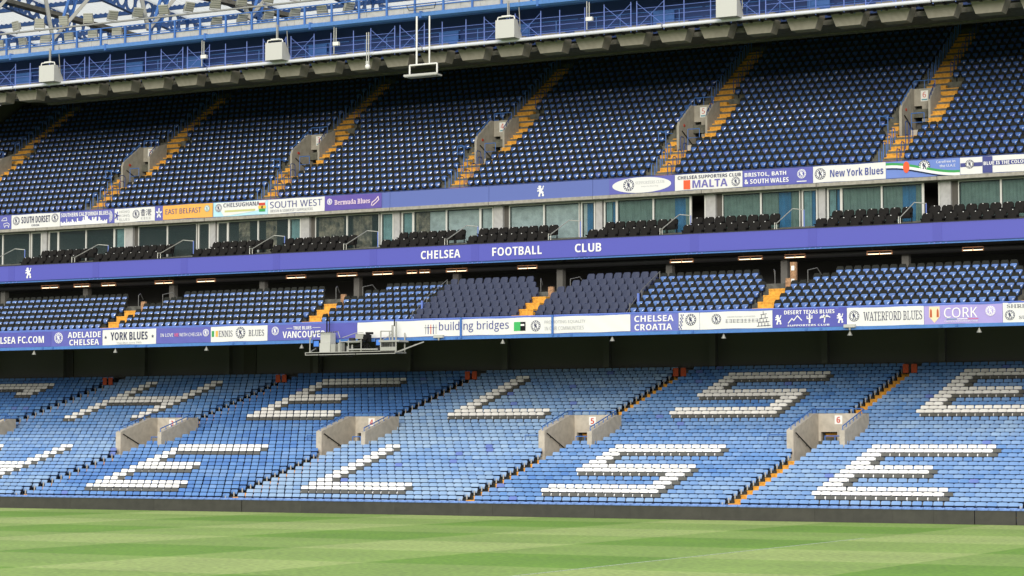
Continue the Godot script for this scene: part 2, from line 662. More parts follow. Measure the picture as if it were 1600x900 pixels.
func upper_vomitories() -> void:
	for k in range(-1, 6):
		var o := AISLE - PERIOD * k
		if not ahead(o, -130, 2):
			continue
		var v := hub("vomitory", stand, Vector3(o, 0, 0))
		var lw := MB.new()
		lw.side(PackedVector2Array([Vector2(-128.95, 21.3), Vector2(-128.95, 23.2), Vector2(-129.1, 23.5), Vector2(-131.0, 24.78), Vector2(-131.5, 24.78), Vector2(-131.5, 21.3)]), -1.62, -1.46)
		part("side_wall", lw, M.concrete, v)
		var rw := MB.new()
		rw.side(PackedVector2Array([Vector2(-130.3, 22.0), Vector2(-130.3, 23.95), Vector2(-131.3, 24.8), Vector2(-132.3, 25.1), Vector2(-132.3, 22.0)]), -0.28, -0.14)
		part("side_wall", rw, M.concrete, v)
		var bw := MB.new()
		bw.box(-1.46, 23.75, -131.5, -0.28, 24.79, -131.3)
		bw.box(-0.98, 21.3, -131.5, -0.28, 23.75, -131.3)
		part("back_wall", bw, M.concrete, v)
		var tunnel := MB.new()
		tunnel.box(-1.56, 21.0, -134.2, -0.9, 23.9, -134.1)
		tunnel.box(-1.66, 21.0, -134.1, -1.47, 23.9, -131.5)
		tunnel.box(-0.97, 21.0, -134.1, -0.87, 23.9, -131.5)
		tunnel.box(-1.56, 23.8, -134.1, -0.9, 23.9, -131.5)
		part("tunnel", tunnel, M.dark_wall, v)
		var fl := MB.new()
		fl.box(-1.46, 21.2, -134, -0.14, 21.56, -128.7)
		part("landing", fl, M.concrete, v)
		var low := MB.new()
		low.box(-0.92, 21.56, -129.15, -0.14, 22.0, -129.0)
		part("front_wall", low, M.pale_concrete, v)
		part("gate_rail", rail([Vector3(-0.92, 22.0, -129.08), Vector3(-0.14, 22.0, -129.08)], 1.0, 1), M.blue_paint, v)
		part("gate_rail", rail([Vector3(-0.92, 22.0, -129.08), Vector3(-0.14, 22.0, -129.08)], 0.45, 1, 0.02), M.blue_paint, v)
		part("handrail", rail([Vector3(-1.54, 23.5, -129.15), Vector3(-1.54, 24.78, -131.0)], 0.2, 4), M.blue_paint, v)
		part("handrail", rail([Vector3(-0.2, 23.95, -130.35), Vector3(-0.2, 24.8, -131.3)], 0.25, 3), M.deep_blue, v)
		part("handrail", rail([Vector3(-1.5, 24.79, -131.4), Vector3(-0.2, 24.79, -131.4)], 0.5, 2, 0.025), M.blue_paint, v)
		var cage := rail([Vector3(-2.7, up_y(5), -128.6), Vector3(-2.2, up_y(5), -128.6)], 1.35, 1, 0.035)
		cage.tube(Vector3(-2.7, up_y(5) + 0.85, -128.6), Vector3(-2.2, up_y(5) + 0.85, -128.6), 0.03, 6)
		cage.tube(Vector3(-2.7, up_y(5) + 1.35, -128.6), Vector3(-2.2, up_y(5) + 1.35, -129.6), 0.03, 6)
		part("cage_rail", cage, M.blue_paint, v)
		var hr := MB.new()
		hr.tube(Vector3(-1.4, 22.95, -129.3), Vector3(-1.4, 22.3, -130.8), 0.03, 6)
		part("wall_handrail", hr, M.black, v)
		var pl := MB.new()
		pl.box(-1.05, 24.02, -131.3, -0.6, 24.66, -131.28)
		part("number_plate", pl, M.print_white, v)
		inst("number", digits(str(6 - k), 0.34, M.red, false), v, Vector3(-0.825, 24.24, -131.27))
		var ln := MB.new()
		ln.box(-1.0, 24.07, -131.28, -0.65, 24.15, -131.275)
		part("plate_print", ln, mat("teal_print", Color(0.1, 0.3, 0.38), 0.6), v)
		var sgn := MB.new()
		sgn.ball(Vector3(-1.45, 23.35, -129.75), Vector3(0.012, 0.1, 0.16), 4, 8)
		part("fire_sign", sgn, M.red, v)


func mid_gangway(k: int) -> float:                            # right edge of a gangway of the middle tier
	return -45.0 - 14.36 * k + (0.45 if k == 2 else 0.0)


func middle_tier() -> void:
	var t := MB.new()
	for r in range(1, 7):
		var zf := mid_z(r) + 0.55
		var zb := mid_z(r + 1) + 0.55
		t.quad(Vector3(-121.4, mid_y(r), zf), Vector3(-14, mid_y(r), zf), Vector3(-14, mid_y(r), zb), Vector3(-121.4, mid_y(r), zb))
		t.quad(Vector3(-121.4, mid_y(r) - 0.39, zf), Vector3(-14, mid_y(r) - 0.39, zf), Vector3(-14, mid_y(r), zf), Vector3(-121.4, mid_y(r), zf))
	part("middle_terrace", t, M.terrace, stand)
	var slab := MB.new()
	slab.side(PackedVector2Array([Vector2(-111.25, 9.45), Vector2(-111.25, 9.9), Vector2(-112.0, 9.9), Vector2(-116.7, 12.1), Vector2(-129.2, 12.1), Vector2(-129.2, 11.75), Vector2(-117.0, 11.75)]), -121.4, -14)
	part("raking_slab", slab, M.dark_wall, stand)
	# fascia: a steel channel below, panels above, a rail on top
	var chan := MB.new()
	chan.box(-121.4, 9.40, -111.2, -14, 9.56, -111.02)
	chan.box(-121.4, 9.385, -111.2, -14, 9.40, -110.96)
	part("fascia_channel", chan, M.beam_blue, stand)
	for k in range(0, 15):
		var x := -121.3 + 7.185 * k
		var p := MB.new()
		p.box(x + 0.01, 9.565, -111.2, x + 7.175, 10.5, -111.06)
		part("fascia_panel", p, M.fascia_blue, stand)
		var b := MB.new()
		for s in [-0.45, 0.35]:
			b.box(x + s, 9.42, -111.02, x + s + 0.12, 9.54, -110.97)
		part("channel_bracket", b, M.blue_paint, stand)
	var top := MB.new()
	top.tube(Vector3(-121.4, 10.58, -111.12), Vector3(-14, 10.58, -111.12), 0.035)
	top.box(-121.4, 10.5, -111.3, -14, 10.54, -111.04)
	part("fascia_rail", top, M.rail_blue, stand)
	# gangways of the middle tier
	var step := step_mesh(0.94, 0.775, 0.76, M.yellow)
	for k in range(-1, 5):
		var o := mid_gangway(k)
		var g := hub("gangway_stairs", stand)
		for r in range(1, 5):
			inst("step", step, g, Vector3(o - 0.94, mid_y(r) + 0.38, mid_z(r) + 0.56))
		var e := MB.new()
		e.box(o - 0.3, mid_y(4), mid_z(5) + 0.3, o + 0.0, mid_y(4) + 1.0, mid_z(5) + 0.5)
		e.box(o - 0.94, mid_y(4), mid_z(5) + 0.3, o - 0.3, mid_y(4) + 0.45, mid_z(5) + 0.5)
		part("gangway_end_wall", e, mat("pink_concrete", Color(0.42, 0.24, 0.13), 0.9, 0, 0.25, 0.8), stand)
		if k == 0:
			var tall := MB.new()
			tall.box(o - 0.02, mid_y(4), mid_z(5) + 0.31, o + 0.3, mid_y(4) + 1.85, mid_z(5) + 0.52)
			part("gangway_end_pier", tall, M.pink_concrete, stand)
			var nt := MB.new()
			nt.box(o + 0.04, mid_y(4) + 0.7, mid_z(5) + 0.52, o + 0.22, mid_y(4) + 0.95, mid_z(5) + 0.535)
			nt.box(o + 0.04, mid_y(4) + 1.4, mid_z(5) + 0.52, o + 0.22, mid_y(4) + 1.65, mid_z(5) + 0.535)
			part("notice", nt, M.print_white, stand)
		for s in [-1.35, 0.55]:
			var h := MB.new()
			var y := mid_y(6)
			h.path([Vector3(o + s, y, -116.0), Vector3(o + s, y + 0.7, -116.0), Vector3(o + s + 0.3 * signf(s), y + 0.85, -116.6), Vector3(o + s + 0.4 * signf(s), y + 0.5, -117.0)], 0.024)
			part("handrail", h, M.rail_grey, stand)
	# rails on both sides of the padded seats
	for x in [-67.0, -53.3]:
		var h := MB.new()
		h.path([Vector3(x, mid_y(1) + 0.3, -111.7), Vector3(x, mid_y(3) + 0.95, -113.8), Vector3(x, mid_y(6) + 0.95, -116.2)], 0.022)
		for r in [1, 3, 6]:
			h.tube(Vector3(x, mid_y(r), mid_z(r)), Vector3(x, mid_y(r) + 0.9, mid_z(r)), 0.03, 6)
		part("handrail", h, M.rail_grey, stand)
		var post := MB.new()
		post.box(x + 0.1, mid_y(2), mid_z(2) - 0.05, x + 0.2, mid_y(2) + 1.1, mid_z(2) + 0.05)
		part("rail_post", post, M.rail_blue, stand)
	# ceiling and ducts over the middle tier
	var ceil := MB.new()
	ceil.box(-121.4, 14.56, -129.2, -14, 14.8, -119.9)
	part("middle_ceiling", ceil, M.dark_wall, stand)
	var ducts := MB.new()
	for z in [-121.5, -124.0]:
		ducts.tube(Vector3(-121, 14.2, z), Vector3(-14, 14.2, z), 0.18, 8)
	part("ceiling_duct", ducts, M.dark_steel, stand)
	for k in range(0, 15):
		var c := MB.new()
		c.box(-120.2 + 7.185 * k, 12.1, -122.3, -119.8 + 7.185 * k, 14.56, -121.9)
		part("column", c, M.dark_wall, stand)
		var c2 := MB.new()
		c2.box(-120.2 + 7.185 * k, 8.3, -128.6, -119.8 + 7.185 * k, 11.75, -128.2)
		part("column", c2, M.dark_wall, stand)


func boxes() -> void:
	var floor_b := MB.new()
	floor_b.side(PackedVector2Array([Vector2(-119.95, 14.8), Vector2(-119.95, 15.3), Vector2(-121.75, 15.3), Vector2(-121.75, 15.85), Vector2(-123.4, 15.85), Vector2(-123.4, 16.05), Vector2(-130, 16.05), Vector2(-130, 14.8)]), -121.4, -14)
	part("balcony_floor", floor_b, M.terrace, stand)
	for k in range(0, 15):
		var x := -121.05 + 7.185 * k - 3.6
		var p := MB.new()
		p.box(x + 0.012, 14.53, -119.95, x + 7.173, 15.56, -119.8)
		part("balcony_fascia_panel", p, M.fascia_purple_a, stand)
		var j := MB.new()
		j.box(x - 0.26, 14.535, -119.8, x + 0.26, 15.555, -119.788)
		part("fascia_cover_plate", j, M.fascia_purple_b, stand)
		var b := MB.new()
		for s in [-0.5, -0.2, 0.15, 0.45]:
			b.box(x + s, 14.40, -119.85, x + s + 0.09, 14.47, -119.75)
		part("fascia_bracket", b, M.rail_blue, stand)
	var trim := MB.new()
	trim.box(-121.4, 14.45, -119.95, -14, 14.53, -119.82)
	part("fascia_trim", trim, M.deep_blue, stand)
	var trim2 := MB.new()
	trim2.box(-121.4, 14.40, -119.95, -14, 14.45, -119.78)
	part("fascia_drip", trim2, M.beam_blue, stand)
	var cap := MB.new()
	cap.box(-121.4, 15.56, -119.97, -14, 15.6, -119.77)
	part("balcony_coping", cap, M.dark_steel, stand)
	# lettering and emblem on the balcony fascia
	for w in [["CHELSEA", -70.93, -68.17], ["FOOTBALL", -65.97, -62.62], ["CLUB", -60.42, -58.7]]:
		var cx: float = (w[1] + w[2]) / 2
		inst("lettering", lettering(w[0], 0.5, w[2] - w[1], M.print_white, "Droid Sans", true), stand, Vector3(cx, 14.79, -119.775))
	inst("emblem", lion_mesh(0.72, M.print_white), stand, Vector3(-101.6, 15.04, -119.775))
	# upper fascia: ledge, panels, emblem
	for k in range(0, 15):
		var x := -46.94 - 7.2 * 10 + 7.2 * k
		var p := MB.new()
		p.box(x + 0.012, 18.57, -124.3, x + 7.188, 19.56, -124.02)
		part("upper_fascia_panel", p, M.fascia_blue, stand)
		var l := MB.new()
		l.box(x + 0.02, 18.37, -125.2, x + 7.18, 18.57, -123.94)
		part("ledge", l, M.ledge, stand)
	inst("emblem", lion_mesh(0.68, M.print_white), stand, Vector3(-64.9, 19.07, -124.0))
	var glassrail := MB.new()
	glassrail.tube(Vector3(-121.4, 19.62, -124.2), Vector3(-14, 19.62, -124.2), 0.025, 6)
	part("fascia_rail", glassrail, M.deep_blue, stand)
	# rooms behind the glass
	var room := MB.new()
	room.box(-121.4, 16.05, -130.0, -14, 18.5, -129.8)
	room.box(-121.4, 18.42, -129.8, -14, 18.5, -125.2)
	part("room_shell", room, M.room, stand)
	for k in range(-1, 6):
		var a := -47.08 - PERIOD * k
		var n := MB.new()
		n.box(a, 16.05, -125.1, a + 0.41, 18.37, -124.66)
		part("pillar", n, M.pillar_grey, stand)
		var w := MB.new()
		w.box(a + 7.28, 16.05, -125.1, a + 7.9, 18.37, -124.66)
		part("pillar", w, M.pillar_grey, stand)
		for e in [[0.1, 0.3, -129.8, -125.1], [7.5, 7.7, -129.8, -125.1], [7.9, 8.28, -125.0, -124.9]]:
			var wall := MB.new()
			wall.box(a + e[0], 16.05, e[2], a + e[1], 18.37, e[3])
			part("partition", wall, M.room, stand)
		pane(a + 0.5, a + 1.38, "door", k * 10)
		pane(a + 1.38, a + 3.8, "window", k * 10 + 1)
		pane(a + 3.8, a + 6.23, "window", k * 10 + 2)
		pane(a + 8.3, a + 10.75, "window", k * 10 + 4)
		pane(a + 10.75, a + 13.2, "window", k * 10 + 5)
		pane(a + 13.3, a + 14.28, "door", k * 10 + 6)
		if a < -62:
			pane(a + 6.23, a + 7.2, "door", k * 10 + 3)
		else:
			var op := MB.new()
			op.box(a + 6.23, 16.05, -124.85, a + 6.31, 18.34, -124.75)
			op.box(a + 7.15, 16.05, -124.85, a + 7.23, 18.34, -124.75)
			part("door_frame", op, M.frame_white, stand)
		for x in [a + 6.65, a + 13.75]:
			var st := MB.new()
			st.box(x - 0.4, 15.3, -121.75, x + 0.4, 15.58, -121.3)
			part("balcony_step", st, M.terrace, stand)
			var h := MB.new()
			h.path([Vector3(x - 0.3, 15.6, -120.15), Vector3(x - 0.3, 16.0, -120.15), Vector3(x - 0.3, 16.0, -120.45), Vector3(x - 0.3, 15.35, -120.45)], 0.024)
			h.path([Vector3(x - 0.3, 15.98, -120.4), Vector3(x - 0.3, 17.05, -122.9), Vector3(x + 0.25, 17.0, -123.3)], 0.028)
			part("balcony_handrail", h, M.handrail_pale, stand)
			var b := MB.new()
			b.tube(Vector3(x + 0.25, 15.85, -123.3), Vector3(x + 0.25, 17.0, -123.3), 0.035, 6)
			part("rail_post", b, M.rail_blue, stand)


func pane(x0: float, x1: float, kind: String, id: int) -> void:
	if not ahead((x0 + x1) / 2, -124.8, 3):
		return
	var h := hub(kind, stand, Vector3(x0, 16.05, -124.8))
	var w := x1 - x0
	var top := 2.3
	var f := MB.new()
	var s := 0.05 if kind == "window" else 0.09
	f.box(0, 0, -0.05, s, top, 0.05)
	f.box(w - s, 0, -0.05, w, top, 0.05)
	f.box(s, top - s, -0.05, w - s, top, 0.05)
	f.box(s, 0, -0.05, w - s, 0.12, 0.05)
	part("frame", f, M.frame_white, h)
	var g := MB.new()
	g.box(s, 0.12, -0.006, w - s, top - s, 0.006)
	part("glass", g, M.glass, h)
	# folded sheets behind the panes: reflections put into their colour, blue ones real curtains
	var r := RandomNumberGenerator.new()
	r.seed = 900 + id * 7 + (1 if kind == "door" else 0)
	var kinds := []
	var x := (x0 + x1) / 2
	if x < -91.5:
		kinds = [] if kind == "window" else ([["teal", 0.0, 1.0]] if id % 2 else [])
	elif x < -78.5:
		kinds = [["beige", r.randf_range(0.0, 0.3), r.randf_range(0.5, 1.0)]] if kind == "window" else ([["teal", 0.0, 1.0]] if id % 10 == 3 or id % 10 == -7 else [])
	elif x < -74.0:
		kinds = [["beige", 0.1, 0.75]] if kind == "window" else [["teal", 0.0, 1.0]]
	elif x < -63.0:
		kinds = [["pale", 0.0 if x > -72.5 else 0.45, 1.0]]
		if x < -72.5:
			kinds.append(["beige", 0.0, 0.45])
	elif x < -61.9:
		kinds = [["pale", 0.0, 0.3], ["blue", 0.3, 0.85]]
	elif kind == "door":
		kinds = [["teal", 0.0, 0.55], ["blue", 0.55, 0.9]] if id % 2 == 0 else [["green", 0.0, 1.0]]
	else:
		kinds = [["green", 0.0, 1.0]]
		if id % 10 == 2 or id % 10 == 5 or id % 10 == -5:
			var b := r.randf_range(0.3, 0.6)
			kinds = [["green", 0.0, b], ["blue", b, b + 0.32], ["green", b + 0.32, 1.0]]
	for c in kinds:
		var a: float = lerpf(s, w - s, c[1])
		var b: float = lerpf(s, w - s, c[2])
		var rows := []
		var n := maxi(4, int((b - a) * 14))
		var flat: float = 0.006 if c[0] == "pale" else 0.06  # folds stand in for the wavy streaks of the reflections
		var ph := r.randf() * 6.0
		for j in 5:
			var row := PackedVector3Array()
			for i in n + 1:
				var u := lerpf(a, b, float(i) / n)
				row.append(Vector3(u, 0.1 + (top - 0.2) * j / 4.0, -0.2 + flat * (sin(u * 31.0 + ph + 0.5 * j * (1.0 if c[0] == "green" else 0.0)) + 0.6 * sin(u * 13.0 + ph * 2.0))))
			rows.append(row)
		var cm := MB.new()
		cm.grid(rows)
		part("reflection_curtain", cm, reflection_curtain_material(c[0]), h)


func reflection_curtain_material(kind: String) -> StandardMaterial3D:
	if not M.has("reflection_curtain_" + kind):
		var c: Color = {"teal": Color(0.22, 0.44, 0.46), "pale": Color(0.56, 0.72, 0.72), "green": Color(0.17, 0.29, 0.25), "blue": Color(0.02, 0.2, 0.45), "beige": Color(0.36, 0.33, 0.23)}[kind]  # teal, pale, green and beige are painted reflections; blue is curtain cloth
		mat("reflection_curtain_" + kind, c, 0.85, 0, 0.12 if kind != "beige" else 0.6, 0.2).cull_mode = BaseMaterial3D.CULL_DISABLED
	return M["reflection_curtain_" + kind]


const EAVES := Vector3(0, 25.1, -106.8)      # the shapes below are drawn round this point of the eaves

func roof() -> void:
	# the eaves assembly: bays of 8.2 m hung over the front of the balcony
	eaves = thing("stand_roof", "blue steel roof edge with walkways, pale troughs and translucent sheets over the grandstand", "roof", Vector3(0, 28.107, -121.75))
	eaves.scale = Vector3.ONE * 1.14
	# soffit behind the roof edge, rising to the back wall
	var so := MB.new()
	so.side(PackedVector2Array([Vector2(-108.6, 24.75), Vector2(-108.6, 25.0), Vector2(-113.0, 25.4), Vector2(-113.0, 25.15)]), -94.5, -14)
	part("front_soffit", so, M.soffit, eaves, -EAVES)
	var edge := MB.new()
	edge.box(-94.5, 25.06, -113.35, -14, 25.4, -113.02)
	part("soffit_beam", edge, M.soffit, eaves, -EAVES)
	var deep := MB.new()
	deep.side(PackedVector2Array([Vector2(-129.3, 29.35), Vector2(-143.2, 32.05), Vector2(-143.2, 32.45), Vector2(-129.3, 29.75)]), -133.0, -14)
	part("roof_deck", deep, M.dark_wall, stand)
	for k in range(0, 17):
		var x := -132.0 + 7.185 * k
		var g := MB.new()
		g.side(PackedVector2Array([Vector2(-129.35, 28.85), Vector2(-143.2, 31.6), Vector2(-143.2, 32.05), Vector2(-129.35, 29.35)]), x - 0.15, x + 0.15)
		part("roof_girder", g, M.dark_wall, stand)
	# tapered troughs under the roof edge
	var hop := MB.new()
	var a := [Vector3(-0.86, 0.98, 0.36), Vector3(0.94, 0.98, 0.36), Vector3(0.94, 0.98, -0.5), Vector3(-0.86, 0.98, -0.5)]
	var m := [Vector3(-0.84, 0.58, 0.34), Vector3(0.92, 0.58, 0.34), Vector3(0.92, 0.58, -0.5), Vector3(-0.84, 0.58, -0.5)]
	var b := [Vector3(-0.66, 0.0, 0.1), Vector3(0.62, 0.0, 0.1), Vector3(0.62, 0.0, -0.7), Vector3(-0.66, 0.0, -0.7)]
	for i in 4:
		var j := (i + 1) % 4
		hop.quad(m[i], m[j], a[j], a[i])
		hop.quad(b[i], b[j], m[j], m[i])
	hop.quad(b[3], b[2], b[1], b[0])
	hop.quad(a[0], a[1], a[2], a[3])
	var hop_mesh := hop.mesh(mat("trough", Color(0.30, 0.28, 0.235), 0.85, 0, 0.06, 0.3))
	for k in range(0, 44):
		var x := -121.0 + 2.3945 * k
		x += -55.83 + 121.0 - 2.3945 * 27
		if ahead(x, -107.9, 3):
			inst("trough", hop_mesh, eaves, Vector3(x, 24.48, -108.0) - EAVES)
	var gut := MB.new()
	gut.box(-121.4, 25.1, -108.6, -14, 27.5, -108.5)
	part("inner_fascia", gut, M.deep_blue, eaves, -EAVES)
	# the walkway hung below the roof edge
	var deck := MB.new()
	for k in range(0, 170):
		var x := -115.0 + 0.6 * k
		if ahead(x, -107, 3):
			deck.box(x, 24.98, -107.55, x + 0.12, 25.04, -106.7)
	deck.box(-121.4, 25.045, -107.62, -14, 25.07, -106.75)
	part("walkway_grating", deck, M.dark_steel, eaves, -EAVES)
	for k in range(0, 8):
		var pipe := MB.new()
		var x := -120.6 + 14.37 * k
		pipe.tube(Vector3(x + 0.05, 25.1, -106.72), Vector3(x + 14.32, 25.1, -106.72), 0.1, 12)
		part("edge_pipe", pipe, M.white_pipe, eaves, -EAVES)
	for k in range(0, 15):
		var o := -57.6 - 7.185 * 9 + 7.185 * k
		if not ahead(o, -106.8, 4):
			continue
		var rl := hub("walkway_railing", eaves, Vector3(o, 0, -106.8) - EAVES)
		# two braced frames beside the hanger, then open bays
		for s in [-1.0, 1.0]:
			var f := MB.new()
			var x0: float = 0.17 * s
			var x1: float = 1.72 * s
			f.tube(Vector3(x0, 24.95, 0), Vector3(x0, 26.55, 0), 0.032, 6)
			f.tube(Vector3(x1, 24.95, 0), Vector3(x1, 26.55, 0), 0.032, 6)
			f.tube(Vector3(x0, 26.45, 0.01), Vector3(x1, 25.15, 0.01), 0.018, 5)
			f.tube(Vector3(x1, 26.45, -0.01), Vector3(x0, 25.15, -0.01), 0.018, 5)
			part("braced_frame", f, M.rail_blue, rl)
		var w := MB.new()
		for y in [26.15, 25.72, 25.32]:
			w.tube(Vector3(-3.59, y, -0.02), Vector3(-0.17, y, -0.02), 0.018, 5)
			w.tube(Vector3(0.17, y, -0.02), Vector3(3.59, y, -0.02), 0.018, 5)
		part("rail_wires", w, M.rail_blue, rl)
		for x in [-2.85, 2.85]:
			var p := MB.new()
			p.tube(Vector3(x, 24.95, 0), Vector3(x, 26.5, 0), 0.03, 6)
			part("post", p, M.rail_blue, rl)
		# the far rail of the walkway
		var f2 := MB.new()
		for x in [-2.6, -1.2, 0.6, 2.2]:
			f2.tube(Vector3(x, 25.0, -0.85), Vector3(x, 26.1, -0.85), 0.028, 5)
		f2.tube(Vector3(-3.5, 26.1, -0.85), Vector3(3.5, 26.1, -0.85), 0.025, 5)
		f2.tube(Vector3(-3.5, 25.6, -0.85), Vector3(3.5, 25.6, -0.85), 0.02, 5)
		part("back_rail", f2, M.blue_paint, rl)
		var pn := MB.new()
		pn.box(-0.9 + 1.4 * (k % 3), 25.35, -1.4, 0.3 + 1.4 * (k % 3), 26.2, -1.3)
		part("cable_cabinet", pn, M.blue_paint, rl)
	# the blue edge beam, pale panels and the upper walkway
	for k in range(0, 15):
		var x := -121.6 + 7.185 * k + 1.2
		var bm := MB.new()
		bm.side(PackedVector2Array([Vector2(-106.3, 26.70), Vector2(-106.12, 26.78), Vector2(-106.12, 26.98), Vector2(-106.3, 27.04), Vector2(-106.75, 27.04), Vector2(-106.75, 26.70)]), x + 0.03, x + 7.155)
		part("edge_beam", bm, M.beam_blue, eaves, -EAVES)
		var cl := MB.new()
		cl.box(x - 0.06, 26.68, -106.8, x + 0.06, 27.07, -106.1)
		part("beam_splice", cl, M.blue_paint, eaves, -EAVES)
		for j in 6:
			var pl := MB.new()
			pl.box(x + 1.1975 * j + 0.008, 27.04, -106.42, x + 1.1975 * (j + 1) - 0.008, 27.36, -106.36)
			part("edge_panel", pl, M.pillar_grey, eaves, -EAVES)
	var deck2 := MB.new()
	deck2.box(-121.4, 27.36, -108.3, -14, 27.42, -106.3)
	part("upper_walkway_deck", deck2, M.blue_paint, eaves, -EAVES)
	for k in range(0, 56):
		var x := -92.1 - 1.796 * 14 + 1.796 * k
		if not ahead(x, -106.3, 3):
			continue
		var p := MB.new()
		p.box(x - 0.05, 26.95, -106.34, x + 0.05, 28.05, -106.24)
		part("upper_rail_post", p, M.blue_paint, eaves, -EAVES)
	var hr := MB.new()
	hr.tube(Vector3(-121.4, 28.03, -106.28), Vector3(-14, 28.03, -106.28), 0.035)
	hr.tube(Vector3(-121.4, 27.5, -106.28), Vector3(-14, 27.5, -106.28), 0.03)
	part("upper_handrail", hr, M.blue_paint, eaves, -EAVES)
	var lampbar := MB.new()
	lampbar.tube(Vector3(-121.4, 28.55, -107.2), Vector3(-14, 28.55, -107.2), 0.06)
	part("lamp_bar", lampbar, M.grey_steel, eaves, -EAVES)
	var cables := MB.new()
	cables.box(-121.4, 27.42, -107.9, -14, 27.62, -107.3)
	part("cable_tray", cables, mat("rusty", Color(0.16, 0.055, 0.03), 0.9, 0, 0.5, 1.2), eaves, -EAVES)
	# roof steelwork above: rafters with round holes, struts, purlins and translucent sheets
	for k in range(-3, 12):
		var x := -97.0 + 7.185 * k
		if x > -70:
			continue
		var web := MB.new()
		castellated(web, Vector3(x, 31.5, -110.2), Vector3(x, 29.9, -125.0), 1.35, 0.9, 0.3)
		part("rafter", web, M.blue_paint, eaves, -EAVES)
		var st := MB.new()
		castellated(st, Vector3(x, 27.5, -108.6), Vector3(x, 32.3, -110.6), 0.62, 0.85, 0.2)
		part("strut", st, M.blue_paint, eaves, -EAVES)
		var dg := MB.new()
		dg.bar(Vector3(x + 0.1, 28.0, -107.7), Vector3(x + 2.7, 32.3, -110.0), 0.2, 0.2)
		dg.bar(Vector3(x + 0.1, 28.0, -107.7), Vector3(x - 2.7, 32.3, -110.0), 0.2, 0.2)
		part("diagonal", dg, M.grey_steel, eaves, -EAVES)
	for i in 6:
		var z := -106.0 - 3.1 * i
		var y := 33.15 - 0.106 * 3.1 * i
		var pu := MB.new()
		pu.box(-121.4, y - 0.3, z - 0.09, -14, y, z + 0.09)
		part("purlin", pu, M.blue_paint, eaves, -EAVES)
	for k in range(0, 44):
		var sh := MB.new()
		var rows := []
		for j in 2:
			var row := PackedVector3Array()
			for i in 25:
				var u := i / 24.0
				row.append(Vector3(-121.4 + 2.4 * (k + u), 33.3 + 0.035 * (1.0 if i % 4 < 2 else -1.0) - (3.6 if j else 0.0), -104.0 if j == 0 else -138.0))
			rows.append(row)
		sh.grid(rows)
		part("roof_sheet", sh, M.roof_sheet, eaves, -EAVES)
	var slabs := MB.new()
	slabs.bar(Vector3(-98.5, 32.2, -110.0), Vector3(-90.2, 29.6, -119.0), 0.9, 0.25)
	slabs.bar(Vector3(-84.2, 31.2, -110.0), Vector3(-78.2, 29.8, -116.0), 0.8, 0.25)
	part("service_gangway", slabs, M.soffit, eaves, -EAVES)


func castellated(mb: MB, a: Vector3, b: Vector3, depth: float, pitch_: float, flange: float) -> void:   # a beam whose web has oval holes, in a plane of constant x
	var l := a.distance_to(b)
	var z := (b - a) / l
	var y := Vector3(1, 0, 0).cross(z).normalized()
	if y.y < 0:
		y = -y
	var n := int(l / pitch_)
	var t := Basis(z, y, z.cross(y))
	var cell := l / n
	for i in n:
		var hole := PackedVector2Array()
		var outer := PackedVector2Array()
		var segs := 12
		for j in segs:
			var q := TAU * j / segs
			hole.append(Vector2(cell * (i + 0.5) + cos(q) * cell * 0.36, depth / 2 + sin(q) * depth * 0.34))
			var c := Vector2(cos(q), sin(q))
			var s := 1.0 / maxf(absf(c.x), absf(c.y))
			outer.append(Vector2(cell * (i + 0.5) + c.x * s * cell / 2, depth / 2 + c.y * s * depth / 2))
		for side_ in 2:
			var off := z.cross(y) * (0.02 if side_ else -0.02)
			for j in segs:
				var k := (j + 1) % segs
				var p := [hole[j], outer[j], outer[k], hole[k]]
				var w := []
				for e in p:
					w.append(a + z * e.x + y * e.y + off)
				if side_:
					mb.quad(w[0], w[1], w[2], w[3])
				else:
					mb.quad(w[3], w[2], w[1], w[0])
	for e in [0.0, depth]:
		mb.obox(Transform3D(t, a + z * l / 2 + y * e), Vector3(l, 0.06, flange))


func perimeter() -> void:
	var cop := MB.new()
	cop.side(PackedVector2Array([Vector2(-99.66, 0.632), Vector2(-99.66, 0.69), Vector2(-99.72, 0.73), Vector2(-99.98, 0.73), Vector2(-99.98, 0.0), Vector2(-99.86, 0.0), Vector2(-99.86, 0.632)]), -121.4, -14)
	part("front_coping", cop, M.coping_blue, stand)
	var cuts := [-121.4, -69.93, -30.42, -28.54, -14.0]
	for i in 4:
		var t := thing("perimeter_board", "long low dark grey brown perimeter board between the grass and the blue coping", "board", Vector3(cuts[i], 0, -99.7), "perimeter boards along the pitch")
		var l: float = cuts[i + 1] - cuts[i] - 0.04
		var n := maxi(1, roundi(l / 1.92))
		for j in n:
			var p := MB.new()
			var d := 0.004 * ((j * 7 + i) % 3)
			p.box(l * j / n + 0.002, 0.0, -0.13, l * (j + 1) / n - 0.002, 0.625, -0.008 + d)
			part("panel", p, M.board if (j * 5 + i) % 3 else M.board_b, t)


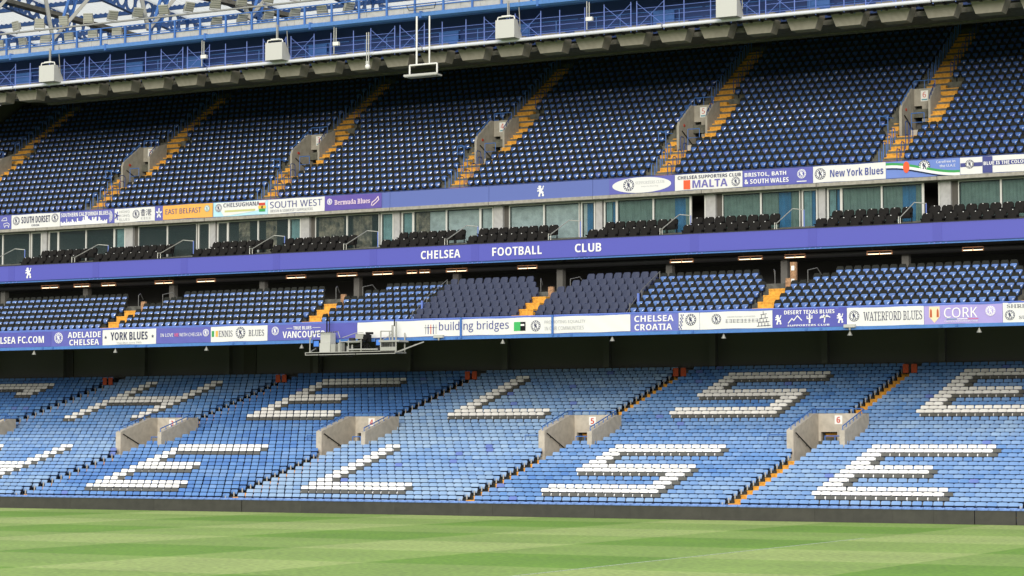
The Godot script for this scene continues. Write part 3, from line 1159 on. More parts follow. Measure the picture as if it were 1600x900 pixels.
func shell(mb: MB, y0: float, y1: float, w0: float, w1: float, zs: Array, bulge: float, thick: float, corner: float, ny := 5, nx := 6) -> void:
	# a moulded panel standing in the xy plane and facing +z; zs gives its depth from bottom to top
	var f := []
	var b := []
	for j in ny + 1:
		var t := float(j) / ny
		var hw := lerpf(w0, w1, t) / 2
		var over := maxf(0.0, (t - (1.0 - corner)) / corner)
		hw *= 1.0 - (0.28 if corner < 0.28 or corner > 0.32 else 0.16) * over * over
		var s := t * (zs.size() - 1)
		var i0 := mini(int(s), zs.size() - 2)
		var z: float = lerpf(zs[i0], zs[i0 + 1], s - i0)
		var fr := PackedVector3Array()
		var br := PackedVector3Array()
		for i in nx + 1:
			var u := 2.0 * i / nx - 1.0
			var zz := z + bulge * u * u
			fr.append(Vector3(u * hw, lerpf(y0, y1, t), zz))
			br.append(Vector3(u * hw, lerpf(y0, y1, t), zz - thick))
		f.append(fr)
		b.append(br)
	mb.grid(f)
	mb.grid(b, true)
	for j in ny:
		mb.quad(b[j][0], f[j][0], f[j + 1][0], b[j + 1][0])
		mb.quad(f[j][nx], b[j][nx], b[j + 1][nx], f[j + 1][nx])
	for i in nx:
		mb.quad(b[0][i], b[0][i + 1], f[0][i + 1], f[0][i])
		mb.quad(f[ny][i], f[ny][i + 1], b[ny][i + 1], b[ny][i])


var seat_shapes := {}
func shapes() -> Dictionary:
	if seat_shapes:
		return seat_shapes
	var lb := MB.new()
	shell(lb, 0.672, 0.845, 0.428, 0.434, [0.0, -0.03, -0.06], 0.025, 0.025, 0.3, 6)
	var lp := MB.new()
	shell(lp, 0.36, 0.605, 0.36, 0.42, [0.13, 0.155, 0.12, 0.085], -0.035, 0.05, 0.25)
	var br := MB.new()
	br.box(-0.03, 0.0, -0.09, 0.03, 0.7, -0.04)
	br.box(-0.19, 0.36, -0.05, 0.19, 0.42, 0.07)
	br.box(-0.24, 0.55, -0.06, 0.24, 0.69, -0.045)  # added dark plate that paints the shade line under each backrest
	var ub := MB.new()
	shell(ub, 0.42, 0.86, 0.45, 0.41, [0.03, 0.0, -0.04, -0.07], 0.03, 0.03, 0.35)
	var upn := MB.new()
	shell(upn, 0.34, 0.65, 0.16, 0.41, [0.13, 0.17, 0.165, 0.155, 0.135, 0.085], -0.05, 0.05, 0.22, 8, 8)
	var cb := MB.new()      # padded chairs: cushions with rounded edges
	shell(cb, 0.44, 0.98, 0.47, 0.45, [0.02, 0.03, -0.02, -0.07, -0.12], -0.05, 0.1, 0.22)
	var cs := MB.new()
	shell(cs, 0.30, 0.66, 0.48, 0.50, [0.16, 0.22, 0.20, 0.14], -0.05, 0.12, 0.25)
	var ca := MB.new()
	for s in [-1.0, 1.0]:
		ca.box(s * 0.30 - 0.03, 0.58, -0.08, s * 0.30 + 0.03, 0.64, 0.2)
		ca.box(s * 0.30 - 0.02, 0.0, -0.05, s * 0.30 + 0.02, 0.58, 0.03)
	ca.box(-0.3, 0.34, -0.08, 0.3, 0.4, 0.02)
	var dot := MB.new()
	dot.ball(Vector3(0.0, 0.93, -0.02), Vector3(0.035, 0.025, 0.02), 4, 8)
	seat_shapes = {"low_back": lb, "low_pan": lp, "bracket": br, "up_back": ub, "up_pan": upn, "cushion_back": cb, "cushion_seat": cs, "arms": ca, "dot": dot}
	return seat_shapes


func plant(list: Array, limit: int, called: String, label_of: Callable, group: String, category: String, parts_of: Callable, many: MultiMesh, many_name: String, many_label: String) -> void:
	# the seats that show largest become things of their own, the rest one object
	for s in list:
		s.d = s.at.distance_to(EYE) if ahead(s.at.x, s.at.z, 0.2) else 1e6 + s.at.distance_to(EYE)
	list.sort_custom(func(a, b): return a.d < b.d)
	var n := mini(limit, list.size())
	for i in n:
		var s: Dictionary = list[i]
		var o := thing(called, label_of.call(s), category, s.at, group)
		o.rotation = Vector3(rng.randf_range(-0.02, 0.02), rng.randf_range(-0.03, 0.03), rng.randf_range(-0.012, 0.012))
		for p in parts_of.call(s):
			inst(p[0], p[1], o)
	if list.size() > n and many:
		many.transform_format = MultiMesh.TRANSFORM_3D
		many.use_colors = true
		many.instance_count = list.size() - n
		for i in range(n, list.size()):
			many.set_instance_transform(i - n, Transform3D(Basis.from_euler(Vector3(rng.randf_range(-0.025, 0.025), rng.randf_range(-0.035, 0.035), rng.randf_range(-0.012, 0.012))), list[i].at))
			many.set_instance_color(i - n, list[i].c)
		var mi := MultiMeshInstance3D.new()
		mi.name = many_name
		mi.multimesh = many
		add_child(mi, true)
		tag(mi, many_label, category)
		mi.set_meta("kind", "stuff")


func tinted(rough: float) -> StandardMaterial3D:
	var m := StandardMaterial3D.new()
	m.vertex_color_use_as_albedo = true
	m.roughness = rough
	m.metallic_specular = 0.5 if rough > 0.3 else 0.9
	return m


func joined(mbs: Array, m: Material, others: Array, om: Material) -> MultiMesh:
	var mesh := ArrayMesh.new()
	var a := MB.new()
	for b in mbs:
		var k := a.v.size()
		a.v.append_array(b.v)
		a.n.append_array(b.n)
		for i in b.ix:
			a.ix.append(i + k)
	a.add_to(mesh, m)
	var c := MB.new()
	for b in others:
		var k := c.v.size()
		c.v.append_array(b.v)
		c.n.append_array(b.n)
		for i in b.ix:
			c.ix.append(i + k)
	c.add_to(mesh, om)
	var mm := MultiMesh.new()
	mm.mesh = mesh
	return mm


func white_seat(letter: String, rr: int, c: int) -> bool:      # the letters laid out in white seats, twelve rows by thirteen seats
	if rr < 0 or rr > 11 or c < 0 or c > 12:
		return false
	var top := rr >= 10
	var bottom := rr <= 1
	var middle := rr == 5 or rr == 6
	match letter:
		"E": return top or bottom or c <= 1 or (middle and c <= 8)
		"S": return top or bottom or middle or (rr > 6 and c <= 1) or (rr < 5 and c >= 11)
		"L": return bottom or c <= 1
		"H": return c <= 1 or c >= 11 or middle
		"C": return top or bottom or c <= 1 or ((rr > 7 or rr < 4) and c >= 10)
		"A": return absf(absf(c - 6.0) - (11 - rr) * 0.5) < 1.1 or (rr == 4 or rr == 5) and absf(c - 6.0) < 4
	return false


func seats_lower() -> void:
	var fade := FastNoiseLite.new()
	fade.seed = 21
	fade.frequency = 0.09
	var letters := {-1: "A", 0: "E", 1: "S", 2: "L", 3: "E", 4: "H", 5: "C"}
	# how much the plastic of each block has bleached: 0 palest, 6 newest
	var bleach := {-1: 2.0, 0: 2.4, 1: 3.0, 2: 1.0, 3: 4.3, 4: 2.6, 5: 4.0}
	var blue := []
	var white := []
	var dark := []
	for k in range(-1, 6):
		var o := AISLE - PERIOD * k
		for r in range(1, 37):
			var near := r >= 14 and r <= 19
			for c in 27:
				var x := o + 0.495 * (c + 0.5)
				if not ahead(x, low_z(r), 3.2):
					continue
				if near and r >= 16 and r <= 18 and c < 3:
					continue
				if near and r == 19 and c < 2:
					continue
				if r >= 14 and r <= 18 and c == 26:
					continue
				var rr := r - 3 if r < 18 else r - 23
				var is_white := white_seat(letters[k], rr, c - 6)
				var is_dark := not is_white and white_seat(letters[k], rr + 1, c - 7)
				var at := Vector3(x, low_y(r), low_z(r))
				var j := rng.randf_range(0.93, 1.05)
				if is_white:
					white.append({"at": at, "c": Color(0.83 * j, 0.825 * j, 0.805 * j) * [1.0, 1.0, 0.97, 0.92][rng.randi() % 4], "i": rng.randi() % 4, "r": r, "k": k})
				elif is_dark:
					dark.append({"at": at, "c": Color(0.085 * j, 0.085 * j, 0.075 * j), "r": r, "k": k})
				else:
					var b: float = bleach[k] + 2.2 * fade.get_noise_2d(x, r * 1.5) + rng.randf_range(-0.6, 0.6) + (0.8 if r > 20 else 0.0) + (1.2 if k == 2 and r > 9 and r < 16 and x > o + 6 else 0.0)
					var i := clampi(roundi(b), 0, 5)
					if rng.randf() < 0.012:
						i = 6
					var cc: Color = M["low_seat_%d" % i].albedo_color.srgb_to_linear()
					blue.append({"at": at, "c": Color(cc.r * j, cc.g * j, cc.b * j), "i": i, "r": r, "k": k})
	var s := shapes()
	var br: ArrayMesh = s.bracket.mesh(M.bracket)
	var meshes := {}
	for i in 7:
		meshes[i] = [s.low_back.mesh(M["low_seat_%d" % i]), s.low_pan.mesh(M["low_seat_%d" % i])]
	var words := ["pale blue", "pale blue", "light blue", "light blue", "mid blue", "mid blue", "violet blue"]
	plant(blue, 300, "blue_seat", func(e): return "%s seat in %s of the lower tier, %s" % [words[e.i], row_word(e.r), exits(e.k)], "blue seats of the lower tier", "seat",
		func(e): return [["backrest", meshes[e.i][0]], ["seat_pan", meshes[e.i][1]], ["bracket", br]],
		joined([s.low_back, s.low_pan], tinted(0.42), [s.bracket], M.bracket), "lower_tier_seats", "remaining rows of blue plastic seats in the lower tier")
	var wb := []
	var wp := []
	for m in ["seat_white", "seat_white", "seat_white_b", "seat_white_c"]:
		wb.append(s.low_back.mesh(M[m]))
		wp.append(s.low_pan.mesh(M[m]))
	plant(white, 300, "white_seat", func(e): return "white seat of the letter %s, %s, %s" % [letters[e.k], "lower line of letters" if e.r < 18 else "upper line of letters", exits(e.k)], "white seats that spell letters in the lower tier", "seat",
		func(e): return [["backrest", wb[e.i]], ["seat_pan", wp[e.i]], ["bracket", br]],
		joined([s.low_back, s.low_pan], tinted(0.45), [s.bracket], M.bracket), "white_letter_seats", "remaining white seats of the letters spelled in the lower tier")
	var db: ArrayMesh = s.low_back.mesh(M.seat_charcoal)
	var dp: ArrayMesh = s.low_pan.mesh(M.seat_charcoal)
	plant(dark, 300, "charcoal_seat", func(e): return "charcoal seat edging the letter %s, %s, %s" % [letters[e.k], "lower line of letters" if e.r < 18 else "upper line of letters", exits(e.k)], "charcoal seats that edge the letters", "seat",
		func(_e): return [["backrest", db], ["seat_pan", dp], ["bracket", br]],
		joined([s.low_back, s.low_pan], tinted(0.5), [s.bracket], M.bracket), "charcoal_letter_seats", "remaining charcoal seats that edge the letters")
	print("lower seats ", blue.size(), " ", white.size(), " ", dark.size())


func dark_backed(called: String, list: Array, mats: Array, limit: int, label_of: Callable, group: String, many_name: String, many_label: String, rough: float) -> void:
	# seats with a dark shell and a blue pan; in the many, the colour is that of the pan and the shell is a surface of its own
	var s := shapes()
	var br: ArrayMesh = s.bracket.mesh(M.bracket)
	var bk: ArrayMesh = s.up_back.mesh(M.seat_dark)
	var pans := []
	for m in mats:
		pans.append(s.up_pan.mesh(M[m]))
	plant(list, limit, called, label_of, group, "seat",
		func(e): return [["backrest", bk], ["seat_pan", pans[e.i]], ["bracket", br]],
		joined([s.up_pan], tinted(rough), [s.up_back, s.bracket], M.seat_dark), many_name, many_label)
	print(many_name, " ", list.size())


func seats_middle() -> void:
	var blue := []
	var club := []
	for r in range(1, 7):
		for k in range(-1, 6):
			var o := mid_gangway(k)                           # block from the right side of one gangway to the next
			var far := mid_gangway(k - 1)
			var i := 0
			while true:
				var x := o + 0.06 + 0.5 * (i + 0.5)
				if x > far - 1.2:
					break
				i += 1
				if x > -66.9 and x < -53.4:
					continue
				if not ahead(x, mid_z(r), 3):
					continue
				if r >= 5 and (x < o + 0.06 + 0.5 * (r - 4) * 2 or x > far - 1.26 - (r - 4) * 0.5):
					continue
				var q := 0 if rng.randf() < 0.6 else 1
				blue.append({"at": Vector3(x, mid_y(r), mid_z(r)), "c": M["mid_seat_a" if q == 0 else "mid_seat_b"].albedo_color.srgb_to_linear(), "i": q, "r": r})
		var x2 := -66.6
		while x2 < -53.6:
			if (x2 < -60.35 or x2 > -59.1) and not (r >= 5 and absf(x2 + 59.7) < 0.7 + 0.55 * (r - 4)):
				club.append({"at": Vector3(x2, mid_y(r), mid_z(r) + 0.02), "c": Color.BLACK, "i": 0, "r": r})
			x2 += 0.56
	dark_backed("dark_backed_seat", blue, ["mid_seat_a", "mid_seat_b"], 300, func(e): return "blue seat with dark back in %s of the middle tier above the banners" % row_word(e.r), "blue seats of the middle tier", "middle_tier_seats", "remaining blue seats with dark backs in the middle tier", 0.18)
	var s := shapes()
	var cb: ArrayMesh = s.cushion_back.mesh(M.club_cushion)
	var cs: ArrayMesh = s.cushion_seat.mesh(M.club_cushion)
	var ca: ArrayMesh = s.arms.mesh(M.navy)
	plant(club, 400, "padded_seat", func(e): return "navy padded seat in %s of the block between two sloping rails" % row_word(e.r), "navy padded seats of the middle tier", "seat",
		func(_e): return [["backrest", cb], ["seat_cushion", cs], ["armrests", ca]], null, "", "")
	print("club ", club.size())


func seats_upper() -> void:
	var list := []
	for k in range(-2, 7):
		var o := AISLE - PERIOD * k
		for r in range(1, 22):
			# blocks run from the right of one gangway to the left of the next
			var x0 := o - 0.16 if r <= 5 else (o + 0.72 if r <= 12 else o - 0.3)
			var x1 := o + PERIOD - 1.62
			if r >= 5 and r <= 8:
				x1 = o + PERIOD - 2.2
			elif r > 8:
				x1 = o + PERIOD - (1.62 if r > 12 else 1.75)
			for i in 30:
				var x := o - 0.16 + 0.5 * (i + 0.5)
				if x - 0.25 < x0 - 0.01 or x + 0.25 > x1 + 0.05 or not ahead(x, up_z(r), 2.6) or x < -121.0:
					continue
				var q := rng.randi_range(0, 9)
				q = 0 if q < 6 else (1 if q < 9 else 2)
				list.append({"at": Vector3(x, up_y(r), up_z(r)), "c": M[["up_seat_a", "up_seat_b", "up_seat_c"][q]].albedo_color.srgb_to_linear(), "i": q, "r": r, "k": k})
	dark_backed("upper_tier_seat", list, ["up_seat_a", "up_seat_b", "up_seat_c"], 300, func(e): return "dark blue seat in %s of the upper tier, %s" % [row_word(e.r), exits(e.k)], "blue seats of the upper tier", "upper_tier_seats", "remaining dark blue seats rising to the back of the upper tier", 0.16)


func seats_boxes() -> void:
	var s := shapes()
	var back := MB.new()
	shell(back, 0.36, 0.97, 0.60, 0.60, [0.02, 0.03, 0.0, -0.05, -0.1], -0.05, 0.16, 0.15)
	var cb: ArrayMesh = back.mesh(M.cushion)
	var cs: ArrayMesh = s.cushion_seat.mesh(M.cushion)
	var ca: ArrayMesh = s.arms.mesh(M.black)
	var dt: ArrayMesh = s.dot.mesh(M.print_white)
	var list := []
	for k in range(-1, 5):
		var a := -47.08 - PERIOD * k
		for seg in [[a + 1.35, 7], [a + 7.55, 8]]:
			for row in 2:
				for i in seg[1]:
					var x: float = seg[0] + (0.45 if row == 1 and seg[1] == 7 else 0.0) + 0.69 * i
					if ahead(x, -121, 1.0):
						list.append({"at": Vector3(x, 15.3 if row == 0 else 15.85, -121.35 if row == 0 else -122.75), "c": Color.BLACK, "row": row})
	plant(list, 400, "padded_seat", func(e): return "black padded seat in the %s row of the balcony in front of the glazed boxes" % ("front" if e.row == 0 else "back"), "black padded seats of the balcony", "seat",
		func(e): return [["backrest", cb], ["seat_cushion", cs], ["armrests", ca], ["number_stud", dt]], null, "", "")
	print("black ", list.size())


func row_word(r: int) -> String:
	return "the front row" if r == 1 else "row %d" % r


func exits(k: int) -> String:                                  # a block lies between two numbered exits
	return "between exits %d and %d" % [6 - k, 7 - k]


func lettering(text: String, height: float, width: float, m: Material, face := "Droid Sans", bold := true) -> ArrayMesh:
	# letters as thin flat shapes, the text centred on x and standing on y = 0; stretched to a width if one is given
	var f := SystemFont.new()
	f.font_names = PackedStringArray([face])
	f.font_weight = 700 if bold else 400
	var t := TextMesh.new()
	t.text = text
	t.font = f
	t.font_size = 32
	t.pixel_size = 0.01
	t.depth = 0.01
	t.curve_step = 2.0
	var a := t.get_mesh_arrays()
	var v: PackedVector3Array = a[Mesh.ARRAY_VERTEX]
	if v.is_empty():
		return ArrayMesh.new()
	var lo := v[0]
	var hi := v[0]
	for p in v:
		lo = lo.min(p)
		hi = hi.max(p)
	var sy := height / (hi.y - lo.y)
	var sx := width / (hi.x - lo.x) if width > 0.0 else sy
	for i in v.size():
		v[i] = Vector3((v[i].x - (lo.x + hi.x) / 2) * sx, (v[i].y - lo.y) * sy, v[i].z * 0.3)
	var b := []
	b.resize(Mesh.ARRAY_MAX)
	b[Mesh.ARRAY_VERTEX] = v
	b[Mesh.ARRAY_NORMAL] = a[Mesh.ARRAY_NORMAL]
	if a[Mesh.ARRAY_INDEX]:
		b[Mesh.ARRAY_INDEX] = a[Mesh.ARRAY_INDEX]
	var mesh := ArrayMesh.new()
	mesh.add_surface_from_arrays(Mesh.PRIMITIVE_TRIANGLES, b)
	mesh.surface_set_material(0, m)
	return mesh


func lion_poly() -> PackedVector2Array:                        # a beast standing upright and looking back, in a unit box
	return PackedVector2Array([Vector2(-0.10, 0.50), Vector2(0.02, 0.46), Vector2(0.06, 0.36), Vector2(0.0, 0.28), Vector2(0.10, 0.20), Vector2(0.18, 0.22), Vector2(0.20, 0.36), Vector2(0.28, 0.48), Vector2(0.34, 0.40), Vector2(0.27, 0.30),
		Vector2(0.26, 0.14), Vector2(0.16, 0.08), Vector2(0.14, -0.02), Vector2(0.30, -0.10), Vector2(0.26, -0.26), Vector2(0.34, -0.38), Vector2(0.30, -0.50), Vector2(0.12, -0.48), Vector2(0.16, -0.30), Vector2(0.10, -0.20),
		Vector2(-0.02, -0.24), Vector2(-0.06, -0.36), Vector2(-0.04, -0.50), Vector2(-0.24, -0.50), Vector2(-0.22, -0.34), Vector2(-0.14, -0.16), Vector2(-0.16, -0.02), Vector2(-0.34, -0.06), Vector2(-0.36, 0.06), Vector2(-0.20, 0.08),
		Vector2(-0.18, 0.16), Vector2(-0.34, 0.18), Vector2(-0.34, 0.30), Vector2(-0.20, 0.28), Vector2(-0.24, 0.38), Vector2(-0.20, 0.48)])


func lion_mesh(h: float, m: Material) -> ArrayMesh:
	var p := PackedVector2Array()
	for a in lion_poly():
		p.append(a * h)
	var b := MB.new()
	b.prism(p, Transform3D(), 0.01)
	return b.mesh(m)


func disc(r: float, sides := 20, squash := 1.0) -> PackedVector2Array:
	var p := PackedVector2Array()
	for i in sides:
		p.append(Vector2(cos(TAU * i / sides) * r, sin(TAU * i / sides) * r * squash))
	return p


func badge(parent: Node, x: float, y: float, r: float, ring: Material, face: Material) -> void:   # a round club emblem: ring, disc, beast
	var a := MB.new()
	a.prism(disc(r), Transform3D(Basis(), Vector3(x, y, 0.014)), 0.008)
	part("emblem_ring", a, ring, parent)
	var w := MB.new()
	for i in 14:                                             # letters round the ring, too small to read
		var q := TAU * i / 14.0
		w.obox(Transform3D(Basis(Vector3.BACK, q), Vector3(x + cos(q) * r * 0.82, y + sin(q) * r * 0.82, 0.018)), Vector3(r * 0.16, r * 0.2, 0.006))
	part("emblem_ring_print", w, face, parent).set_meta("kind", "stuff")
	var b := MB.new()
	b.prism(disc(r * 0.64), Transform3D(Basis(), Vector3(x, y, 0.022)), 0.008)
	part("emblem_disc", b, face, parent)
	inst("emblem_beast", lion_mesh(r * 1.05, ring), parent, Vector3(x, y, 0.032))


func strip(pts: Array, w: float, z := 0.016) -> MB:            # print: a line of a given width through points on a banner
	var b := MB.new()
	for i in pts.size() - 1:
		var a: Vector2 = pts[i]
		var c: Vector2 = pts[i + 1]
		var d := (c - a).normalized()
		var n := Vector2(-d.y, d.x) * w / 2
		a -= d * w * 0.4
		c += d * w * 0.4
		var zz := z + 0.0015 * (i % 3)                            # strokes that cross lie one above the other
		b.quad(Vector3(a.x - n.x, a.y - n.y, zz), Vector3(c.x - n.x, c.y - n.y, zz), Vector3(c.x + n.x, c.y + n.y, zz), Vector3(a.x + n.x, a.y + n.y, zz))
	return b


func add_mb(into: MB, b: MB) -> void:
	var k := into.v.size()
	into.v.append_array(b.v)
	into.n.append_array(b.n)
	for i in b.ix:
		into.ix.append(i + k)


func cloth(x0: float, x1: float, y0: float, y1: float, z: float, m: Material, label: String, group := "", sag := 0.012) -> Node3D:
	# a banner: a slightly wavy sheet tied to the fascia; print is laid on it as children in local metres from its centre
	var w := x1 - x0
	var h := y1 - y0
	var o := thing("banner", label, "banner", Vector3((x0 + x1) / 2, (y0 + y1) / 2, z), group)
	var rows := []
	var nx := maxi(6, int(w * 6))
	var ph := rng.randf() * 6.0
	for j in 5:
		var row := PackedVector3Array()
		for i in nx + 1:
			var u := float(i) / nx
			var yy := h * (j / 4.0 - 0.5)
			row.append(Vector3(w * (u - 0.5), yy + 0.012 * sin(u * w * 2.1 + ph) * (1.0 if j == 0 or j == 4 else 0.3), 0.0065 * sin(u * w * 5.0 + ph + 1.7 * j) + 0.004 * sin(u * w * 11.0 - ph - 2.3 * j) - 0.004))
		rows.append(row)
	var c := MB.new()
	c.grid(rows)
	var back := []
	for r in rows:
		var q := PackedVector3Array()
		for p in r:
			q.append(p - Vector3(0, 0, 0.004))
		back.append(q)
	c.grid(back, true)
	part("cloth", c, m, o)
	return o


func words(o: Node3D, text: String, cx: float, y: float, h: float, w: float, m: Material, face := "Droid Sans", bold := true) -> void:
	inst("lettering", lettering(text, h, w, m, face, bold), o, Vector3(cx, y, 0.018))


func glyph(o: Node3D, strokes: Array, cx: float, cy: float, s: float, m: Material) -> void:   # a written character, drawn stroke by stroke in a unit box
	var b := MB.new()
	for q in strokes.size():
		var st: Array = strokes[q]
		add_mb(b, strip([Vector2(cx + (st[0] - 0.5) * s, cy + (st[1] - 0.5) * s), Vector2(cx + (st[2] - 0.5) * s, cy + (st[3] - 0.5) * s)], s * 0.09, 0.018 + 0.001 * q))
	part("character", b, m, o)


func box_glyphs(o: Node3D, n: int, cx: float, cy: float, w: float, h: float, m: Material, seed_: int) -> void:   # a line of small square characters, each a few strokes
	var r := RandomNumberGenerator.new()
	r.seed = seed_
	var b := MB.new()
	for i in n:
		var x := cx + w * ((i + 0.5) / n - 0.5)
		for j in 3:
			var yy := cy + h * (j / 2.0 - 0.5) * 0.9
			add_mb(b, strip([Vector2(x - w / n * 0.36, yy), Vector2(x + w / n * 0.36, yy)], h * 0.1, 0.018))
		var k := r.randf_range(-0.3, 0.3)
		add_mb(b, strip([Vector2(x + k * w / n, cy - h / 2), Vector2(x + k * w / n, cy + h / 2)], h * 0.1, 0.019))
	part("characters", b, m, o)


func banners() -> void:
	var P := mat("banner_purple", Color(0.105, 0.11, 0.40), 0.75)
	var V := mat("banner_violet", Color(0.085, 0.09, 0.38), 0.75)
	var W := mat("banner_white", Color(0.70, 0.70, 0.68), 0.75)
	var ink: StandardMaterial3D = M.ink
	var navy := mat("banner_navy", Color(0.05, 0.06, 0.22), 0.7)
	var white: StandardMaterial3D = M.print_white
	var z := -123.93 - 0.04
	var y0 := 18.6
	var y1 := 19.54
	var o: Node3D
	o = cloth(-109.6, -106.78, y0, y1, z, P, "purple banner with white line drawings of animals, next to the South Dorset banner")
	var b := MB.new()
	add_mb(b, strip([Vector2(0.55, 0.12), Vector2(0.75, 0.3), Vector2(1.0, 0.32), Vector2(1.05, 0.12), Vector2(0.55, 0.12)], 0.035))
	add_mb(b, strip([Vector2(0.75, -0.1), Vector2(0.85, -0.36), Vector2(0.95, -0.22), Vector2(1.15, -0.22), Vector2(1.2, -0.38), Vector2(1.28, -0.15), Vector2(1.1, -0.04), Vector2(0.75, -0.1)], 0.035))
	add_mb(b, strip([Vector2(-0.3, -0.2), Vector2(0.0, 0.1), Vector2(0.3, -0.1), Vector2(0.4, -0.3)], 0.035))
	part("drawing", b, white, o)
	o = cloth(-106.74, -102.42, y0 - 0.05, y1, z, W, "white banner lettered South Dorset in tall narrow capitals between two badges")
	words(o, "SOUTH DORSET", 0.02, -0.12, 0.46, 2.55, ink)
	words(o, "CHELSEA", 0.0, -0.36, 0.13, 0.7, ink)
	badge(o, -1.72, 0.08, 0.3, ink, white)
	badge(o, 1.72, 0.14, 0.3, ink, white)
	o = cloth(-102.4, -97.7, y0, y1, z, P, "purple banner with a white city skyline below the words Southern California Blues")
	words(o, "SOUTHERN CALIFORNIA BLUES", -0.2, 0.12, 0.27, 4.1, white)
	var sk := PackedVector2Array([Vector2(-2.3, -0.47)])
	var r := RandomNumberGenerator.new()
	r.seed = 4
	var x := -2.3
	while x < 1.7:
		var h := -0.3 + r.randf_range(0.0, 0.12) + (0.2 if r.randf() < 0.2 else 0.0) + 0.12 * exp(-pow((x - 0.0) / 0.5, 2.0))
		var w := r.randf_range(0.04, 0.12)
		sk.append(Vector2(x, h))
		sk.append(Vector2(x + w, h))
		x += w + 0.001
	sk.append(Vector2(x, -0.47))
	b = MB.new()
	b.prism(sk, Transform3D(Basis(), Vector3(0, 0, 0.018)), 0.006)
	part("skyline_print", b, white, o)
	b = MB.new()
	for q in 4:
		var arc := []
		for i in 7:
			var a := -1.2 + 2.4 * i / 6.0
			arc.append(Vector2(1.85 + cos(a) * (0.18 + 0.08 * q) * 0.8, 0.0 + sin(a) * (0.14 + 0.09 * q)))
		add_mb(b, strip(arc, 0.035))
	part("ball_print", b, white, o)
	o = cloth(-97.68, -94.28, y0, y1, z, W, "white banner with large Chinese characters, a badge and three lines of faint small capitals")
	for i in 3:
		words(o, ["HONG", "KONG", "BLUES"][i], -0.85, 0.17 - 0.27 * i, 0.17, 0.85, mat("faint_ink", Color(0.35, 0.36, 0.38), 0.7), "Droid Sans", false)
	badge(o, 0.12, 0.04, 0.29, ink, white)
	b = MB.new()
	for i in 5:
		var a := TAU * i / 5.0
		add_mb(b, strip([Vector2(-1.5, 0), Vector2(-1.5 + cos(a) * 0.16, sin(a) * 0.26)], 0.09))
	part("flower_print", b, P, o)
	glyph(o, [[0.3, 0.98, 0.7, 1.0], [0.05, 0.82, 0.95, 0.82], [0.5, 1.0, 0.5, 0.55], [0.5, 0.8, 0.1, 0.52], [0.5, 0.8, 0.92, 0.52], [0.25, 0.45, 0.75, 0.45], [0.25, 0.22, 0.75, 0.22], [0.25, 0.0, 0.75, 0.0], [0.25, 0.45, 0.25, 0.0], [0.75, 0.45, 0.75, 0.0]], 0.72, 0.12, 0.42, ink)
	glyph(o, [[0.08, 0.95, 0.2, 0.82], [0.02, 0.65, 0.16, 0.55], [0.02, 0.05, 0.22, 0.4], [0.35, 0.85, 0.95, 0.85], [0.28, 0.62, 1.0, 0.62], [0.5, 1.0, 0.5, 0.62], [0.78, 1.0, 0.78, 0.62], [0.45, 0.45, 0.8, 0.45], [0.8, 0.45, 0.8, 0.28], [0.45, 0.28, 0.8, 0.28], [0.45, 0.45, 0.45, 0.05], [0.45, 0.05, 0.95, 0.05], [0.95, 0.05, 0.95, 0.16]], 1.2, 0.12, 0.42, ink)
	box_glyphs(o, 4, 0.95, -0.27, 0.9, 0.15, M.faint_ink, 8)
	o = cloth(-94.26, -93.6, y0, y1, z - 0.01, P, "narrow purple banner with a white flower beside the orange banner")
	b = MB.new()
	for i in 5:
		var a := TAU * i / 5.0 + 0.3
		add_mb(b, strip([Vector2(cos(a) * 0.05, sin(a) * 0.05), Vector2(cos(a) * 0.2, sin(a) * 0.3)], 0.1))
	part("flower_print", b, white, o)
	o = cloth(-93.6, -89.5, y0 + 0.02, y1 + 0.02, z + 0.01, mat("banner_orange", Color(0.78, 0.40, 0.085), 0.7), "orange banner lettered East Belfast with a small badge")
	words(o, "EAST BELFAST", -0.35, -0.12, 0.34, 2.95, navy, "Droid Sans", false)
	badge(o, 1.6, 0.12, 0.22, mat("teal_ink", Color(0.1, 0.3, 0.35), 0.7), white)
	o = cloth(-89.45, -85.1, y0, y1, z, mat("banner_sky", Color(0.42, 0.68, 0.78), 0.7), "light blue and white banner with a red, gold and green flag and black star")
	b = MB.new()
	b.prism(PackedVector2Array([Vector2(-1.3, -0.46), Vector2(1.4, -0.2), Vector2(2.1, 0.45), Vector2(-2.0, 0.45)]), Transform3D(Basis(), Vector3(0, 0, 0.012)), 0.004)
	part("white_field", b, W, o)
	badge(o, -1.75, 0.12, 0.27, ink, white)
	words(o, "CHELSUGHANA", 0.1, 0.13, 0.27, 2.9, ink)
	b = MB.new()
	b.box(-1.25, -0.2, 0.012, 1.2, -0.07, 0.018)
	part("caption_print", b, mat("gold_print", Color(0.5, 0.5, 0.2), 0.7), o)
	for i in 3:
		b = MB.new()
		var hw: float = [0.24, 0.30, 0.24][i]
		b.box(1.75 - hw, 0.12 - 0.2 * i, 0.018, 1.75 + hw, 0.3 - 0.2 * i, 0.026)
		part("flag_stripe", b, [M.red, mat("flag_gold", Color(0.8, 0.5, 0.05), 0.7), mat("flag_green", Color(0.04, 0.3, 0.08), 0.7)][i], o)
	b = MB.new()
	var star := PackedVector2Array()
	for i in 10:
		var a := TAU * i / 10.0 + PI / 2
		star.append(Vector2(cos(a), sin(a)) * (0.12 if i % 2 == 0 else 0.05))
	b.prism(star, Transform3D(Basis(), Vector3(1.75, 0.01, 0.034)), 0.006)
	part("star", b, M.black, o)
	o = cloth(-85.08, -80.66, y0, y1, z, W, "white banner lettered South West in large spaced capitals over a line of small capitals")
	words(o, "SOUTH WEST", 0.0, -0.1, 0.42, 4.05, navy, "Droid Sans", false)
	words(o, "DEVON & SOMERSET SUPPORTERS", -0.35, -0.37, 0.17, 3.3, M.faint_ink)
